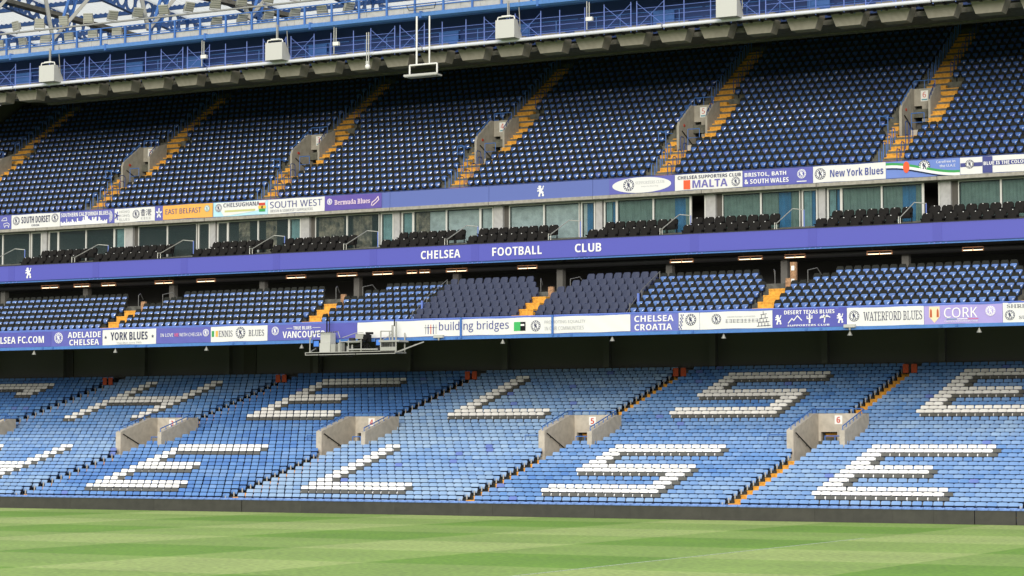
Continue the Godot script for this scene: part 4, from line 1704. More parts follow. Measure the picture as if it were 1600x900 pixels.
	o = cloth(-80.64, -76.34, y0, y1, z, mat("banner_plum", Color(0.11, 0.075, 0.34), 0.7), "dark violet banner lettered Bermuda Blues in white with a pale map shape")
	words(o, "Bermuda Blues", -0.05, -0.13, 0.32, 2.7, mat("pink_print", Color(0.75, 0.6, 0.68), 0.7), "Droid Serif", true)
	badge(o, -1.78, 0.1, 0.2, white, mat("plum_face", Color(0.25, 0.2, 0.5), 0.7))
	part("map_print", strip([Vector2(1.4, -0.28), Vector2(1.45, -0.1), Vector2(1.7, 0.05), Vector2(1.9, 0.25), Vector2(1.95, 0.05), Vector2(1.75, -0.12), Vector2(1.5, -0.3)], 0.06), M.pink_print, o)
	o = cloth(-60.2, -55.9, y0, y1, z, P, "purple banner with a large white oval holding a badge and small lettering")
	b = MB.new()
	b.prism(disc(1.0, 28), Transform3D(Basis().scaled(Vector3(1.95, 0.47, 1)), Vector3(0, 0, 0.012)), 0.004)
	part("oval_print", b, W, o)
	badge(o, -0.85, 0.02, 0.36, ink, white)
	words(o, "SUPPORTERS CLUB", 0.55, 0.05, 0.17, 1.9, M.faint_ink, "Droid Serif", false)
	words(o, "Keep the Blue Flag", 0.55, -0.15, 0.09, 1.1, M.faint_ink, "Droid Sans", false)
	o = cloth(-55.86, -51.53, y0, y1, z + 0.004, W, "white banner lettered Malta with a red block at its left")
	words(o, "CHELSEA SUPPORTERS CLUB", 0.05, 0.18, 0.2, 4.05, ink)
	words(o, "MALTA", 0.1, -0.36, 0.45, 2.25, mat("lilac_ink", Color(0.13, 0.12, 0.38), 0.7))
	b = MB.new()
	b.box(-1.6, -0.42, 0.01, -1.17, 0.12, 0.02)
	part("red_block", b, mat("flag_red", Color(0.75, 0.1, 0.03), 0.7), o)
	badge(o, 1.75, -0.12, 0.27, ink, white)
	o = cloth(-51.51, -47.15, y0, y1, z, P, "purple banner naming Bristol, Bath and South Wales in two lines of white capitals")
	words(o, "BRISTOL, BATH", -0.75, 0.06, 0.27, 2.6, white)
	words(o, "& SOUTH WALES", -0.68, -0.32, 0.27, 2.75, white)
	badge(o, 1.5, 0.1, 0.27, white, V)
	b = MB.new()
	b.box(1.2, -0.36, 0.01, 1.8, -0.31, 0.018)
	part("caption_print", b, white, o)
	o = cloth(-47.13, -42.75, y0, y1, z, W, "white banner lettered New York Blues in rounded bold letters")
	words(o, "New York Blues", 0.45, -0.2, 0.46, 3.2, mat("bold_ink", Color(0.05, 0.07, 0.27), 0.7))
	badge(o, -1.75, 0.03, 0.33, ink, white)
	o = cloth(-42.73, -38.42, y0, y1, z, mat("banner_mid", Color(0.14, 0.22, 0.56), 0.7), "blue banner with green, white and red sweeping ribbons round a badge")
	for s in [[0.0, 0.05, "flag_green"], [0.14, 0.1, "print_white"], [0.27, 0.05, "black"]]:
		b = MB.new()
		var up := []
		for i in 15:
			var u := i / 14.0
			up.append(Vector2(-2.1 + 4.2 * u, 0.34 - s[0] - 0.72 * smoothstep(0.0, 1.0, u) + 0.1 * u))
		b = strip(up, 0.15 if s[0] < 0.2 else 0.05, 0.02 + s[0] * 0.02)
		part("ribbon_print", b, M[s[2]], o)
	b = MB.new()
	b.prism(disc(1.0, 14), Transform3D(Basis(Vector3.BACK, -0.15).scaled(Vector3(0.19, 0.33, 1)), Vector3(-0.95, 0.12, 0.03)), 0.006)
	part("red_print", b, M.flag_red, o)
	badge(o, 0.1, 0.13, 0.34, ink, white)
	words(o, "Carefree in", 1.35, 0.24, 0.15, 1.1, white, "Droid Sans", false)
	words(o, "the U.A.E", 1.45, 0.0, 0.15, 0.9, white, "Droid Sans", false)
	o = cloth(-38.4, -33.2, y0, y1, z, W, "white banner with a purple cross lettered Blue is the Colour")
	b = MB.new()
	b.box(-1.32, -0.46, 0.008, -0.75, 0.46, 0.014)
	b.box(-2.58, -0.06, 0.008, -1.33, 0.16, 0.014)
	b.box(-0.74, -0.06, 0.008, 2.58, 0.2, 0.014)
	part("cross_print", b, navy, o)
	words(o, "BLUE IS THE COLOUR", 0.05, -0.02, 0.19, 2.6, white)
	badge(o, -2.05, 0.08, 0.25, ink, white)

	# the banners along the middle tier
	z = -111.03
	y0 = 9.6
	y1 = 10.5
	o = cloth(-101.0, -92.31, y0 - 0.03, y1, z, V, "long plain violet banner ending in the web address")
	words(o, "CHELSEA FC.COM", 1.5, -0.22, 0.42, 4.6, white, "Droid Sans", true)
	o = cloth(-92.29, -88.32, y0 - 0.04, y1, z, P, "purple banner lettered Adelaide over a second line in bold white capitals")
	words(o, "ADELAIDE", 0.6, 0.04, 0.35, 2.55, white)
	words(o, "CHELSEA", 0.6, -0.42, 0.35, 2.3, white)
	badge(o, -1.4, 0.06, 0.33, white, V)
	o = cloth(-88.3, -84.25, y0 - 0.02, y1, z, W, "white banner lettered York Blues between two small stars")
	words(o, "YORK BLUES", 0.0, -0.18, 0.48, 2.8, ink)
	words(o, "True Blue since 1905", 0.0, -0.41, 0.12, 1.9, M.faint_ink, "Droid Sans", false)
	for s in [-1.78, 1.78]:
		b = MB.new()
		b.prism(star, Transform3D(Basis(), Vector3(s, 0.0, 0.014)), 0.006)
		part("star", b, ink, o)
	o = cloth(-84.23, -80.24, y0 - 0.02, y1, z, P, "purple banner with a line of thin white capitals and a red word")
	words(o, "IN LOVE", -1.2, -0.06, 0.2, 0.95, white, "Droid Sans", false)
	words(o, "ME", -0.48, -0.06, 0.2, 0.3, mat("rose_print", Color(0.6, 0.12, 0.25), 0.7))
	words(o, "WITH CHELSEA", 0.55, -0.06, 0.2, 1.65, white, "Droid Sans", false)
	badge(o, 1.66, 0.12, 0.22, white, P)
	o = cloth(-80.22, -76.17, y0, y1, z, W, "white banner with the word Ennis, a large badge and a small tricolour")
	words(o, "ENNIS", -0.95, -0.16, 0.36, 1.0, ink, "Droid Serif", false)
	words(o, "BLUES", 1.25, -0.16, 0.36, 1.1, ink, "Droid Serif", false)
	badge(o, 0.12, 0.06, 0.34, ink, white)
	for i in 2:
		b = MB.new()
		b.box(-1.95 + 0.28 * i, -0.15, 0.01, -1.78 + 0.28 * i, 0.2, 0.016)
		part("flag_stripe", b, [M.flag_green, M.banner_orange][i], o)
	o = cloth(-76.15, -71.98, y0, y1, z, P, "purple banner lettered True Blues Vancouver behind the camera platform")
	words(o, "TRUE BLUES", 0.35, 0.14, 0.19, 1.25, white)
	words(o, "VANCOUVER", 0.45, -0.33, 0.38, 2.95, white, "Droid Sans", true)
	badge(o, -1.55, 0.1, 0.25, white, V)
	b = MB.new()
	b.box(-0.75, 0.22, 0.01, -0.35, 0.24, 0.018)
	b.box(1.05, 0.22, 0.01, 1.6, 0.24, 0.018)
	part("rule_print", b, white, o)
	o = cloth(-71.96, -69.98, y0, y1, z, V, "plain deep violet panel behind the camera platform")
	o = cloth(-69.96, -52.69, y0, y1, z, W, "very long white banner lettered building bridges with a green and black square")
	words(o, "building bridges", -1.0, -0.28, 0.62, 4.45, mat("bb_ink", Color(0.06, 0.07, 0.25), 0.7), "Droid Sans", false)
	words(o, "PROMOTING EQUALITY", 4.7, 0.05, 0.2, 2.5, M.faint_ink, "Droid Sans", false)
	words(o, "IN OUR COMMUNITIES", 4.65, -0.28, 0.2, 2.4, M.faint_ink, "Droid Sans", false)
	badge(o, 2.9, -0.02, 0.3, ink, white)
	b = MB.new()
	b.box(1.55, -0.27, 0.01, 1.95, 0.22, 0.018)
	part("green_square", b, mat("bright_green", Color(0.04, 0.4, 0.1), 0.7), o)
	b = MB.new()
	b.box(1.95, -0.27, 0.01, 2.27, 0.22, 0.018)
	part("black_square", b, M.black, o)
	b = MB.new()
	b.box(1.97, 0.0, 0.018, 2.2, 0.1, 0.024)
	part("square_print", b, white, o)
	for i in 5:
		b = MB.new()
		var fx := -4.1 + 0.17 * i
		add_mb(b, strip([Vector2(fx, -0.3), Vector2(fx, 0.1)], 0.05))
		add_mb(b, strip([Vector2(fx - 0.07, 0.05), Vector2(fx + 0.07, 0.05)], 0.03))
		b.prism(disc(0.035, 8), Transform3D(Basis(), Vector3(fx, 0.18, 0.016)), 0.004)
		part("figure_print", b, [M.faint_ink, navy, M.red, navy, M.faint_ink][i], o)
	for x5 in [-63.1, -57.35]:
		b = MB.new()
		b.box(x5 - 0.05, 9.45, -111.0, x5 + 0.05, 10.6, -110.9)
		part("fascia_post", b, M.blue_paint, stand)
	o = cloth(-52.67, -49.87, y0 - 0.04, y1, z, mat("banner_bright", Color(0.13, 0.15, 0.46), 0.7), "blue violet banner lettered with Croatia in bold slab capitals")
	words(o, "CHELSEA", -0.02, 0.06, 0.33, 2.3, white)
	words(o, "CROATIA", -0.06, -0.4, 0.33, 2.2, white)
	o = cloth(-49.85, -48.65, y0, y1, z, W, "small white banner with one badge and a chequered edge")
	badge(o, 0.1, 0.08, 0.31, ink, white)
	b = MB.new()
	for j in 9:
		for i in 3:
			if (i + j) % 2 == 0:
				b.box(-0.6 + 0.06 * i + 0.015 * j, -0.42 + 0.09 * j, 0.008, -0.54 + 0.06 * i + 0.015 * j, -0.34 + 0.09 * j, 0.014)
	part("chequer_print", b, navy, o)
	o = cloth(-48.63, -44.53, y0, y1, z, W, "white banner with a row of Chinese characters and a line drawing of a ruined facade")
	badge(o, -1.1, 0.08, 0.27, ink, white)
	box_glyphs(o, 9, 0.35, -0.05, 1.9, 0.17, ink, 31)
	words(o, "CHELSEA FOOTBALL SUPPORTERS", 0.3, 0.14, 0.07, 1.6, M.faint_ink, "Droid Sans", false)
	b = MB.new()
	for l in 4:
		var y := -0.36 + 0.2 * l
		var s := 0.35 - 0.07 * l
		add_mb(b, strip([Vector2(1.55 - s, y), Vector2(1.6 + s, y + 0.04)], 0.03))
		for i in 4 - l:
			var q := 1.55 - s + (2.0 * s) * (i + 0.5) / (4 - l)
			add_mb(b, strip([Vector2(q, y), Vector2(q, y + 0.17)], 0.03))
	part("facade_drawing", b, ink, o)
	o = cloth(-44.51, -40.46, y0 - 0.02, y1 + 0.05, z, V, "violet banner with white mountains, cactus and palm tree between two upright beasts")
	words(o, "DESERT TEXAS BLUES", 0.0, 0.2, 0.2, 2.75, white)
	words(o, "SUPPORTERS CLUB", -0.05, -0.43, 0.09, 2.3, white)
	for s in [-1.7, 1.68]:
		inst("beast_print", lion_mesh(0.5, white), o, Vector3(s, -0.06, 0.018))
	b = strip([Vector2(-1.15, -0.25), Vector2(-0.95, -0.02), Vector2(-0.85, -0.12), Vector2(-0.65, 0.12), Vector2(-0.42, -0.12)], 0.05)
	part("mountain_print", b, white, o)
	b = MB.new()
	add_mb(b, strip([Vector2(0.02, -0.25), Vector2(0.02, 0.15)], 0.09))
	add_mb(b, strip([Vector2(-0.12, 0.08), Vector2(-0.12, -0.04), Vector2(0.02, -0.06)], 0.05))
	add_mb(b, strip([Vector2(0.15, 0.1), Vector2(0.15, -0.02), Vector2(0.02, -0.04)], 0.05))
	part("cactus_print", b, white, o)
	b = MB.new()
	add_mb(b, strip([Vector2(0.82, -0.25), Vector2(0.86, 0.02)], 0.06))
	for a in [0.3, 1.0, 1.9, 2.7, 3.4]:
		add_mb(b, strip([Vector2(0.86, 0.02), Vector2(0.86 + cos(a) * 0.2, 0.02 + sin(a) * 0.12), Vector2(0.86 + cos(a) * 0.28, -0.02 + sin(a) * 0.06)], 0.045))
	part("palm_print", b, white, o)
	o = cloth(-40.44, -36.37, y0 - 0.04, y1, z, W, "white banner lettered Waterford Blues in tall thin serif capitals")
	words(o, "WATERFORD BLUES", 0.4, -0.2, 0.45, 3.1, ink, "Droid Serif", false)
	badge(o, -1.65, 0.06, 0.28, ink, white)
	o = cloth(-36.35, -32.34, y0 - 0.04, y1, z, mat("banner_lilac", Color(0.36, 0.30, 0.62), 0.7), "lilac banner lettered Cork with a gold and red shield")
	words(o, "CORK", -0.12, -0.16, 0.5, 1.7, white, "Droid Sans", false)
	badge(o, 1.4, 0.13, 0.25, white, mat("lilac_face", Color(0.4, 0.35, 0.65), 0.7))
	b = MB.new()
	b.prism(PackedVector2Array([Vector2(-1.75, 0.42), Vector2(-1.2, 0.42), Vector2(-1.2, -0.1), Vector2(-1.47, -0.4), Vector2(-1.75, -0.1)]), Transform3D(Basis(), Vector3(0, 0, 0.014)), 0.005)
	part("shield_print", b, mat("cream", Color(0.75, 0.62, 0.42), 0.7), o)
	b = MB.new()
	for s in [-1.65, -1.3]:
		b.prism(PackedVector2Array([Vector2(s - 0.06, -0.12), Vector2(s + 0.06, -0.12), Vector2(s + 0.05, 0.22), Vector2(s, 0.33), Vector2(s - 0.05, 0.22)]), Transform3D(Basis(), Vector3(0, 0, 0.02)), 0.005)
	part("tower_print", b, mat("brick_print", Color(0.45, 0.09, 0.03), 0.7), o)
	for i in 3:
		b = MB.new()
		b.box(-0.85 + 0.55 * i, -0.25, 0.01, -0.32 + 0.55 * i, -0.215, 0.018)
		part("tricolour_rule", b, [M.teal_ink, white, M.rose_print][i], o)
	words(o, "CHELSEA SUPPORTERS CLUB", -0.1, -0.38, 0.08, 1.7, white, "Droid Sans", false)
	o = cloth(-32.32, -27.5, y0 - 0.04, y1 + 0.03, z, W, "white banner lettered Shrewsbury in thin serif capitals with a badge below")
	words(o, "SHREWSBURY", -0.9, 0.23, 0.17, 2.6, ink, "Droid Serif", false)
	words(o, "SUPPORTERS CLUB", -0.2, -0.33, 0.16, 2.8, ink, "Droid Serif", false)
	badge(o, -2.05, -0.12, 0.25, ink, white)


func lamps() -> void:
	# fluorescent fittings under the ceiling of the middle tier
	var house := MB.new()
	house.box(-0.72, 0.215, -0.08, 0.72, 0.24, 0.08)
	house.box(-0.74, 0.02, -0.05, -0.68, 0.16, 0.05)
	house.box(0.68, 0.02, -0.05, 0.74, 0.16, 0.05)
	house.box(-0.02, 0.03, -0.05, 0.02, 0.16, 0.05)
	var hm := house.mesh(mat("glow_tinted_fitting", Color(0.3, 0.14, 0.07), 0.7))  # orange glow of the tubes put into the housing colour
	var tb := MB.new()
	tb.tube(Vector3(-0.67, 0.07, 0), Vector3(-0.02, 0.07, 0), 0.022, 8)
	tb.tube(Vector3(0.02, 0.07, 0), Vector3(0.67, 0.07, 0), 0.022, 8)
	var tm := tb.mesh(M.tube_glow)
	var rod := MB.new()
	rod.tube(Vector3(-0.4, 0.22, 0), Vector3(-0.4, 0.72, 0), 0.012, 5)
	rod.tube(Vector3(0.4, 0.22, 0), Vector3(0.4, 0.72, 0), 0.012, 5)
	var rm := rod.mesh(M.dark_steel)
	for e in [[-100.06, 1.0], [-97.37, 0.9], [-95.13, 0.8], [-90.6, 1.0], [-87.25, 1.0], [-80.3, 1.0], [-76.5, 1.0], [-73.9, 1.0], [-71.8, 0.5], [-70.9, 0.5], [-68.65, 1.0], [-63.8, 0.9], [-53.75, 1.0], [-49.5, 1.0], [-46.81, 0.85], [-41.85, 1.0], [-36.58, 0.8]]:
		var o := thing("strip_light", "lit double strip light hanging under the dark ceiling of the middle tier", "lamp", Vector3(e[0], 13.94, -119.0 - 1.2), "strip lights under the ceiling")
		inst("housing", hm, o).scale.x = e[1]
		inst("tube", tm, o).scale.x = e[1]
		inst("hanger", rm, o).scale.x = e[1]
		var l := OmniLight3D.new()
		l.name = "light"
		l.position = Vector3(0, -0.06, 0.0)
		l.light_color = Color(1.0, 0.72, 0.45)
		l.light_energy = 0.05
		l.light_size = 0.3
		l.omni_range = 12.0
		l.omni_attenuation = 2.0
		l.shadow_enabled = true
		o.add_child(l)
	# small cone lamps below the middle fascia
	var cone := MB.new()
	cone.tube(Vector3(0, -0.12, 0), Vector3(0, 0.1, 0), 0.14, 12, 0.03)
	cone.tube(Vector3(0, 0.1, 0), Vector3(0, 0.2, -0.02), 0.02, 6)
	var cm := cone.mesh(M.grey_steel)
	var arm := MB.new()
	arm.bar(Vector3(0, 0.2, 0), Vector3(0, 0.2, -0.12), 0.04, 0.03)
	var am := arm.mesh(M.grey_steel)
	for x in [-93.69, -87.36, -80.58, -73.81, -60.52, -53.8, -47.3, -40.32, -33.55]:
		var o := thing("cone_lamp", "small pale cone shaped lamp hanging below the blue channel of the middle tier", "lamp", Vector3(x, 9.22, -111.1), "cone lamps below the middle fascia")
		inst("shade", cm, o)
		inst("bracket", am, o)
	var cam := MB.new()
	cam.box(-0.3, 0.0, -0.1, 0.3, 0.16, 0.1)
	var cammesh := cam.mesh(M.cabinet)
	for x in [-63.0, -41.0]:
		var o := thing("junction_box", "pale grey box fixed to the blue channel below the white banner", "box", Vector3(x - 1.5 if x < -60 else x + 0.75, 9.5, -110.9), "boxes on the blue channel")
		inst("case", cammesh, o)
		var cn := MB.new()
		cn.tube(Vector3(0, -0.14, 0), Vector3(0, 0.0, 0), 0.05, 8, 0.07)
		part("gland", cn, M.grey_steel, o)
	# orange notice boards at the heads of the lower gangways
	for k in range(-1, 5):
		var x := AISLE - 0.5 - PERIOD * k
		if not ahead(x, -126, 1):
			continue
		var o := thing("gangway_board", "pair of orange red boards at the dark head of a lower gangway", "board", Vector3(x, low_y(35) + 0.35, low_z(34) + 0.25), "orange boards at the heads of the gangways")
		for s in [0.0, 0.5]:
			var b := MB.new()
			b.box(s, 0.1, 0, s + 0.34, 0.6, 0.04)
			part("panel", b, M.orange, o)
			var f := MB.new()
			f.box(s + 0.17, 0.0, -0.04, s + 0.21, 0.1, 0.0)
			part("leg", f, M.black, o)


func platform() -> void:
	# the television platform hung in front of the middle fascia
	var o := thing("camera_platform", "pale steel television camera platform hung in front of the middle tier", "platform", Vector3(-69.7, 8.68, -110.2))
	var b := MB.new()
	b.box(-2.9, -0.02, -0.75, 3.05, 0.07, 0.5)
	b.box(-2.95, -0.06, 0.44, 3.08, 0.11, 0.5)
	part("deck", b, mat("platform_grey", Color(0.33, 0.33, 0.30), 0.6), o)
	b = MB.new()
	b.bar(Vector3(-3.0, 0.0, 0.3), Vector3(-2.6, 0.6, -0.75), 0.05, 0.05)
	b.bar(Vector3(3.0, 0.02, 0.3), Vector3(4.2, 0.62, -0.75), 0.06, 0.06)
	b.bar(Vector3(3.0, 0.02, 0.0), Vector3(3.7, 0.5, -0.75), 0.04, 0.04)
	part("brace", b, M.grey_steel, o)
	b = MB.new()
	b.box(-2.1, 0.65, -0.35, -1.43, 1.22, 0.2)
	b.box(-2.1, 0.07, -0.3, -1.38, 0.64, 0.3)
	part("cabinet", b, M.cabinet, o)
	b = MB.new()
	b.box(-1.3, 0.1, 0.0, -1.0, 0.56, 0.35)
	b.box(-0.82, 0.07, 0.0, -0.58, 0.62, 0.35)
	part("equipment_box", b, M.platform_grey, o)
	for e in [[-2.57, 0.42, 0.25], [1.6, 0.42, 0.2]]:
		b = MB.new()
		b.box(-0.24, -0.04, -0.1, 0.24, 0.4, 0.0)
		var c := part("monitor", b, M.black, o, Vector3(e[0] + 0.22, e[1], e[2]))
		var s := MB.new()
		s.box(-0.17, 0.03, 0.0, 0.17, 0.34, 0.01)
		part("screen", s, M.screen_glow, c)
		s = MB.new()
		s.tube(Vector3(0, -0.36, -0.05), Vector3(0, -0.04, -0.05), 0.03, 6)
		part("stand", s, M.black, c)
	b = MB.new()
	for x in [-2.65, -0.62, -0.05, 0.8]:
		b.tube(Vector3(x, 0.05, 0.45), Vector3(x, 1.0 if x < -2 else 0.78, 0.45), 0.035, 6)
	b.path([Vector3(-2.65, 0.8, 0.45), Vector3(-2.4, 1.2, 0.45), Vector3(-0.75, 1.25, 0.45), Vector3(-0.62, 0.9, 0.45)], 0.025)
	b.path([Vector3(-0.62, 0.66, 0.45), Vector3(0.8, 0.7, 0.45)], 0.03)
	b.path([Vector3(-0.45, 0.9, 0.45), Vector3(0.3, 1.15, 0.3), Vector3(0.8, 1.2, 0.2)], 0.02)
	b.path([Vector3(-0.05, 0.22, 0.45), Vector3(1.9, 0.2, 0.45)], 0.05)
	part("railing", b, M.platform_grey, o)
	b = MB.new()
	for i in 14:
		var p := Vector3(-2.4, 1.2, 0.45).lerp(Vector3(-0.75, 1.25, 0.45), (i + 0.5) / 14.0)
		b.tube(p - Vector3(0.035, 0, 0), p + Vector3(0.035, 0, 0), 0.03, 6)
	part("hazard_tape", b, M.black, o)
	b = MB.new()
	b.obox(Transform3D(Basis(Vector3.UP, 0.35), Vector3(1.0, 0.86, 0.1)), Vector3(0.34, 0.4, 0.62))
	b.tube(Vector3(1.0, 0.88, 0.3), Vector3(1.25, 0.86, 0.75), 0.13, 10)
	b.obox(Transform3D(Basis(Vector3.UP, 0.35), Vector3(1.1, 1.14, 0.05)), Vector3(0.4, 0.12, 0.3))
	var cam := part("television_camera", b, M.black, o)
	b = MB.new()
	b.tube(Vector3(1.0, 0.07, 0.1), Vector3(1.0, 0.66, 0.1), 0.06, 8)
	for q in 3:
		var d := Vector3(cos(TAU * q / 3.0), 0, sin(TAU * q / 3.0)) * 0.4
		b.tube(Vector3(1.0, 0.6, 0.1), Vector3(1.0, 0.07, 0.1) + d, 0.03, 6)
	part("tripod", b, M.black, cam)
	b = MB.new()
	b.box(-0.35, 0.62, -0.2, 0.55, 0.72, 0.2)
	b.box(0.2, 0.83, 0.05, 0.78, 1.12, 0.1)
	part("shelf", b, M.platform_grey, o)
	b = MB.new()
	b.tube(Vector3(0.05, 0.07, 0.2), Vector3(0.05, 0.5, 0.2), 0.08, 8, 0.05)
	b.tube(Vector3(-0.3, 0.07, 0.1), Vector3(-0.3, 0.42, 0.1), 0.1, 8, 0.08)
	part("stool", b, M.grey_steel, o)
	b = MB.new()
	for x in [2.1, 3.1]:
		for zz in [-0.5, 0.45]:
			b.tube(Vector3(x, 0.03, zz), Vector3(x, 1.22 if x < 2.5 else 1.15, zz), 0.045, 6)
	b.path([Vector3(2.1, 1.22, 0.45), Vector3(2.8, 1.2, 0.45)], 0.035)
	b.box(2.0, 0.6, -0.5, 3.35, 0.7, 0.52)
	b.box(2.1, 0.08, 0.46, 3.1, 0.32, 0.5)
	b.bar(Vector3(2.1, 0.65, 0.5), Vector3(3.0, 1.1, 0.5), 0.03, 0.03)
	part("lift_frame", b, M.platform_grey, o)
	b = MB.new()
	b.tube(Vector3(2.72, 0.3, 0.2), Vector3(2.72, 1.55, 0.2), 0.06, 8)
	b.tube(Vector3(2.9, 0.6, 0.1), Vector3(2.9, 1.75, 0.1), 0.05, 8)
	part("mast", b, M.grey_steel, o)
	b = MB.new()
	b.tube(Vector3(-1.8, 1.0, 0.0), Vector3(-1.8, 2.35, 0.0), 0.04, 6)
	b.tube(Vector3(-1.68, 1.0, -0.1), Vector3(-1.68, 2.3, -0.1), 0.03, 6)
	b.tube(Vector3(2.78, 1.5, 0.1), Vector3(2.78, 1.95, 0.1), 0.04, 6)
	part("dark_pole", b, M.black, o)
	# equipment on the deck: flight cases, a folded chair, cables over the edge, mesh infill
	for e in [[-0.75, 0.07, -0.45, 0.5, 0.42, 0.3], [0.35, 0.07, -0.5, 0.4, 0.3, 0.3], [1.5, 0.07, -0.35, 0.45, 0.25, 0.4], [-0.2, 0.74, -0.1, 0.3, 0.16, 0.25]]:
		b = MB.new()
		b.box(e[0], e[1], e[2], e[0] + e[3], e[1] + e[4], e[2] + e[5])
		part("flight_case", b, M.dark_steel, o)
	b = MB.new()
	for i in 9:
		b.tube(Vector3(2.12 + 0.11 * i, 0.08, 0.47), Vector3(2.12 + 0.11 * i, 0.6, 0.47), 0.008, 4)
	for i in 4:
		b.tube(Vector3(2.1, 0.35 + 0.07 * i, 0.475), Vector3(3.1, 0.35 + 0.07 * i, 0.475), 0.008, 4)
	part("mesh_infill", b, M.rail_grey, o)
	b = MB.new()
	b.path([Vector3(1.0, 0.7, 0.1), Vector3(0.7, 0.3, 0.4), Vector3(0.5, 0.1, 0.47), Vector3(0.45, -0.12, 0.52), Vector3(0.1, -0.2, 0.45), Vector3(-0.4, -0.08, 0.3)], 0.02, 5)
	b.path([Vector3(-2.3, 0.4, 0.2), Vector3(-2.2, 0.12, 0.47), Vector3(-1.9, -0.14, 0.5), Vector3(-1.3, -0.12, 0.45), Vector3(-1.0, 0.0, 0.4)], 0.02, 5)
	part("cable", b, M.black, o)
	b = MB.new()
	b.obox(Transform3D(Basis(Vector3.RIGHT, -0.2), Vector3(0.45, 0.62, -0.05)), Vector3(0.4, 0.5, 0.05))
	b.obox(Transform3D(Basis(), Vector3(0.45, 0.4, 0.15)), Vector3(0.42, 0.06, 0.4))
	b.tube(Vector3(0.45, 0.07, 0.12), Vector3(0.45, 0.38, 0.12), 0.04, 6)
	part("operator_chair", b, M.black, o)


func hung(v: Vector3) -> Vector3:                              # from the drawing of the eaves to where the eaves are
	return eaves.transform * (v - EAVES)


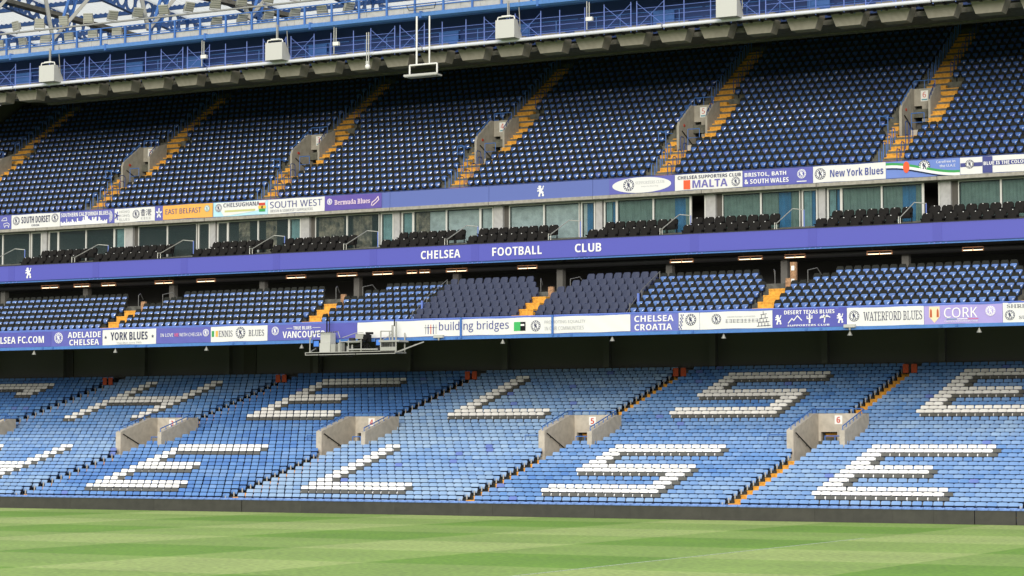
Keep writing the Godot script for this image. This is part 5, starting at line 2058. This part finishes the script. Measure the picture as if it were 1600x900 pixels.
func roof_fittings() -> void:
	# loudspeaker cabinets hung at the roof edge
	var box_m := MB.new()
	box_m.side(PackedVector2Array([Vector2(0.0, 0.0), Vector2(0.0, 0.98), Vector2(-0.35, 0.98), Vector2(-0.9, 0.15), Vector2(-0.75, 0.0)]), -0.57, 0.57)
	var bm := box_m.mesh(mat("speaker_front", Color(0.5, 0.5, 0.47), 0.6))
	var fr := MB.new()
	fr.path([Vector3(-0.5, 0.98, -0.1), Vector3(-0.45, 1.14, -0.1), Vector3(0.5, 1.14, -0.1), Vector3(0.55, 0.98, -0.1)], 0.035)
	fr.box(-0.2, 1.12, -0.25, 0.35, 1.2, 0.0)
	var fm := fr.mesh(M.white_paint)
	var po := MB.new()
	po.tube(Vector3(0.12, 1.2, -0.12), Vector3(0.12, 2.0, -0.12), 0.04, 6)
	po.tube(Vector3(0.2, 1.2, -0.12), Vector3(0.2, 2.0, -0.12), 0.025, 6)
	po.tube(Vector3(0.72, 0.4, -0.4), Vector3(0.72, 2.1, -0.2), 0.025, 6)
	var pm := po.mesh(M.grey_steel)
	for x in [-88.7, -72.4, -57.6, -44.85]:
		var o := thing("loudspeaker", "pale grey loudspeaker cabinet hung on poles in front of the roof walkway", "loudspeaker", hung(Vector3(x, 25.12, -105.95)), "loudspeakers along the roof edge")
		o.scale = eaves.scale
		inst("cabinet", bm, o)
		inst("yoke", fm, o)
		inst("pole", pm, o)
	# the hanging frame
	var o := thing("hanging_frame", "white frame with a flat tray hung on two long poles below the walkway", "frame", hung(Vector3(-62.65, 23.42, -106.0)))
	o.scale = eaves.scale
	var b := MB.new()
	b.box(-1.0, 0.0, -0.3, 1.0, 0.09, 0.3)
	b.box(-1.05, 0.03, 0.28, 1.05, 0.14, 0.34)
	part("tray", b, M.cabinet, o)
	b = MB.new()
	b.path([Vector3(-0.86, 0.09, 0), Vector3(-0.86, 0.68, 0), Vector3(0.86, 0.68, 0), Vector3(0.86, 0.09, 0)], 0.05, 8)
	part("hoop", b, M.white_paint, o)
	b = MB.new()
	b.tube(Vector3(-0.42, 0.68, 0), Vector3(-0.42, 3.35, 0), 0.055, 8)
	b.tube(Vector3(0.38, 0.68, 0), Vector3(0.38, 3.3, 0), 0.045, 8)
	part("pole", b, M.white_paint, o)
	b = MB.new()
	b.bar(Vector3(-0.95, 3.95, 0.2), Vector3(0.9, 3.95, 0.2), 0.03, 0.03)
	b.bar(Vector3(-0.8, 3.66, 0.2), Vector3(0.8, 3.66, 0.2), 0.03, 0.03)
	b.bar(Vector3(-0.95, 3.95, 0.2), Vector3(-0.8, 3.66, 0.2), 0.03, 0.03)
	b.bar(Vector3(0.9, 3.95, 0.2), Vector3(0.8, 3.66, 0.2), 0.03, 0.03)
	part("bracket", b, M.dark_steel, o)
	# a dome camera on a drop rod
	o = thing("dome_camera", "pale dome camera at the end of a twin drop rod below the walkway", "camera", hung(Vector3(-66.2, 24.2, -106.0)))
	o.scale = eaves.scale
	b = MB.new()
	b.ball(Vector3(0, 0.05, 0), Vector3(0.15, 0.16, 0.15), 8, 12)
	part("dome", b, M.white_paint, o)
	b = MB.new()
	b.tube(Vector3(-0.07, 0.2, 0), Vector3(-0.07, 1.95, 0), 0.03, 6)
	b.tube(Vector3(0.06, 0.35, 0), Vector3(0.06, 1.95, 0), 0.03, 6)
	b.box(-0.1, 0.2, -0.05, 0.1, 0.36, 0.05)
	part("rod", b, M.cabinet, o)
	for x in [-77.6, -68.6, -52.9]:
		o = thing("rod_camera", "small pale camera on a pair of thin rods beside a braced frame of the walkway", "camera", hung(Vector3(x, 25.55, -106.3)), "cameras on rods along the walkway")
		o.scale = eaves.scale
		b = MB.new()
		b.box(-0.02, 0.1, -0.08, 0.34, 0.3, 0.1)
		part("body", b, M.white_paint, o)
		b = MB.new()
		b.tube(Vector3(0, -0.35, 0), Vector3(0, 1.15, 0), 0.028, 6)
		b.tube(Vector3(0.14, 0.2, 0), Vector3(0.14, 1.1, 0), 0.028, 6)
		part("rod", b, M.cabinet, o)
	# floodlights on the upper walkway
	var head := MB.new()
	head.obox(Transform3D(Basis(Vector3.RIGHT, 0.2), Vector3.ZERO), Vector3(0.56, 0.56, 0.14))
	head.obox(Transform3D(Basis(Vector3.RIGHT, 0.2), Vector3(0, 0.0, -0.16)), Vector3(0.38, 0.4, 0.2))
	var hm := head.mesh(mat("flood_case", Color(0.34, 0.34, 0.29), 0.5))
	var fin := MB.new()
	for i in 4:
		fin.obox(Transform3D(Basis(Vector3.RIGHT, 0.2), Basis(Vector3.RIGHT, 0.2) * Vector3(0, -0.21 + 0.14 * i, 0.075)), Vector3(0.54, 0.012, 0.02))
	var fnm := fin.mesh(M.dark_steel)
	var yk := MB.new()
	yk.path([Vector3(-0.31, 0.0, -0.05), Vector3(-0.31, -0.36, -0.08), Vector3(0.31, -0.36, -0.08), Vector3(0.31, 0.0, -0.05)], 0.025)
	yk.tube(Vector3(0, -0.36, -0.08), Vector3(0, -0.5, -0.1), 0.04, 6)
	var ym := yk.mesh(M.grey_steel)
	for row in 2:
		for i in 16:
			var x := -92.2 - 3 * 1.86 + 1.86 * i if row == 0 else -89.5 - 3 * 1.8 + 1.8 * i
			if not ahead(x, -107, 0.8) or (row == 1 and i in [7, 8, 9]):
				continue
			var f := thing("floodlight", "square grey floodlight with slatted front on the %s of the roof walkway" % ("upper bar" if row == 0 else "lower rail"), "floodlight", hung(Vector3(x, 28.97 if row == 0 else 27.85, -107.2 if row == 0 else -106.75)), "floodlights on the roof walkway")
			f.rotation.y = [0.35, 0.4, 0.3, -0.3, 0.55, 0.2][(i + row) % 6] + (0.6 if i > 6 else 0.0)
			f.rotation.x = 0.0 if i < 7 else 0.35
			f.scale = eaves.scale
			inst("case", hm, f)
			inst("slats", fnm, f)
			inst("yoke", ym, f)
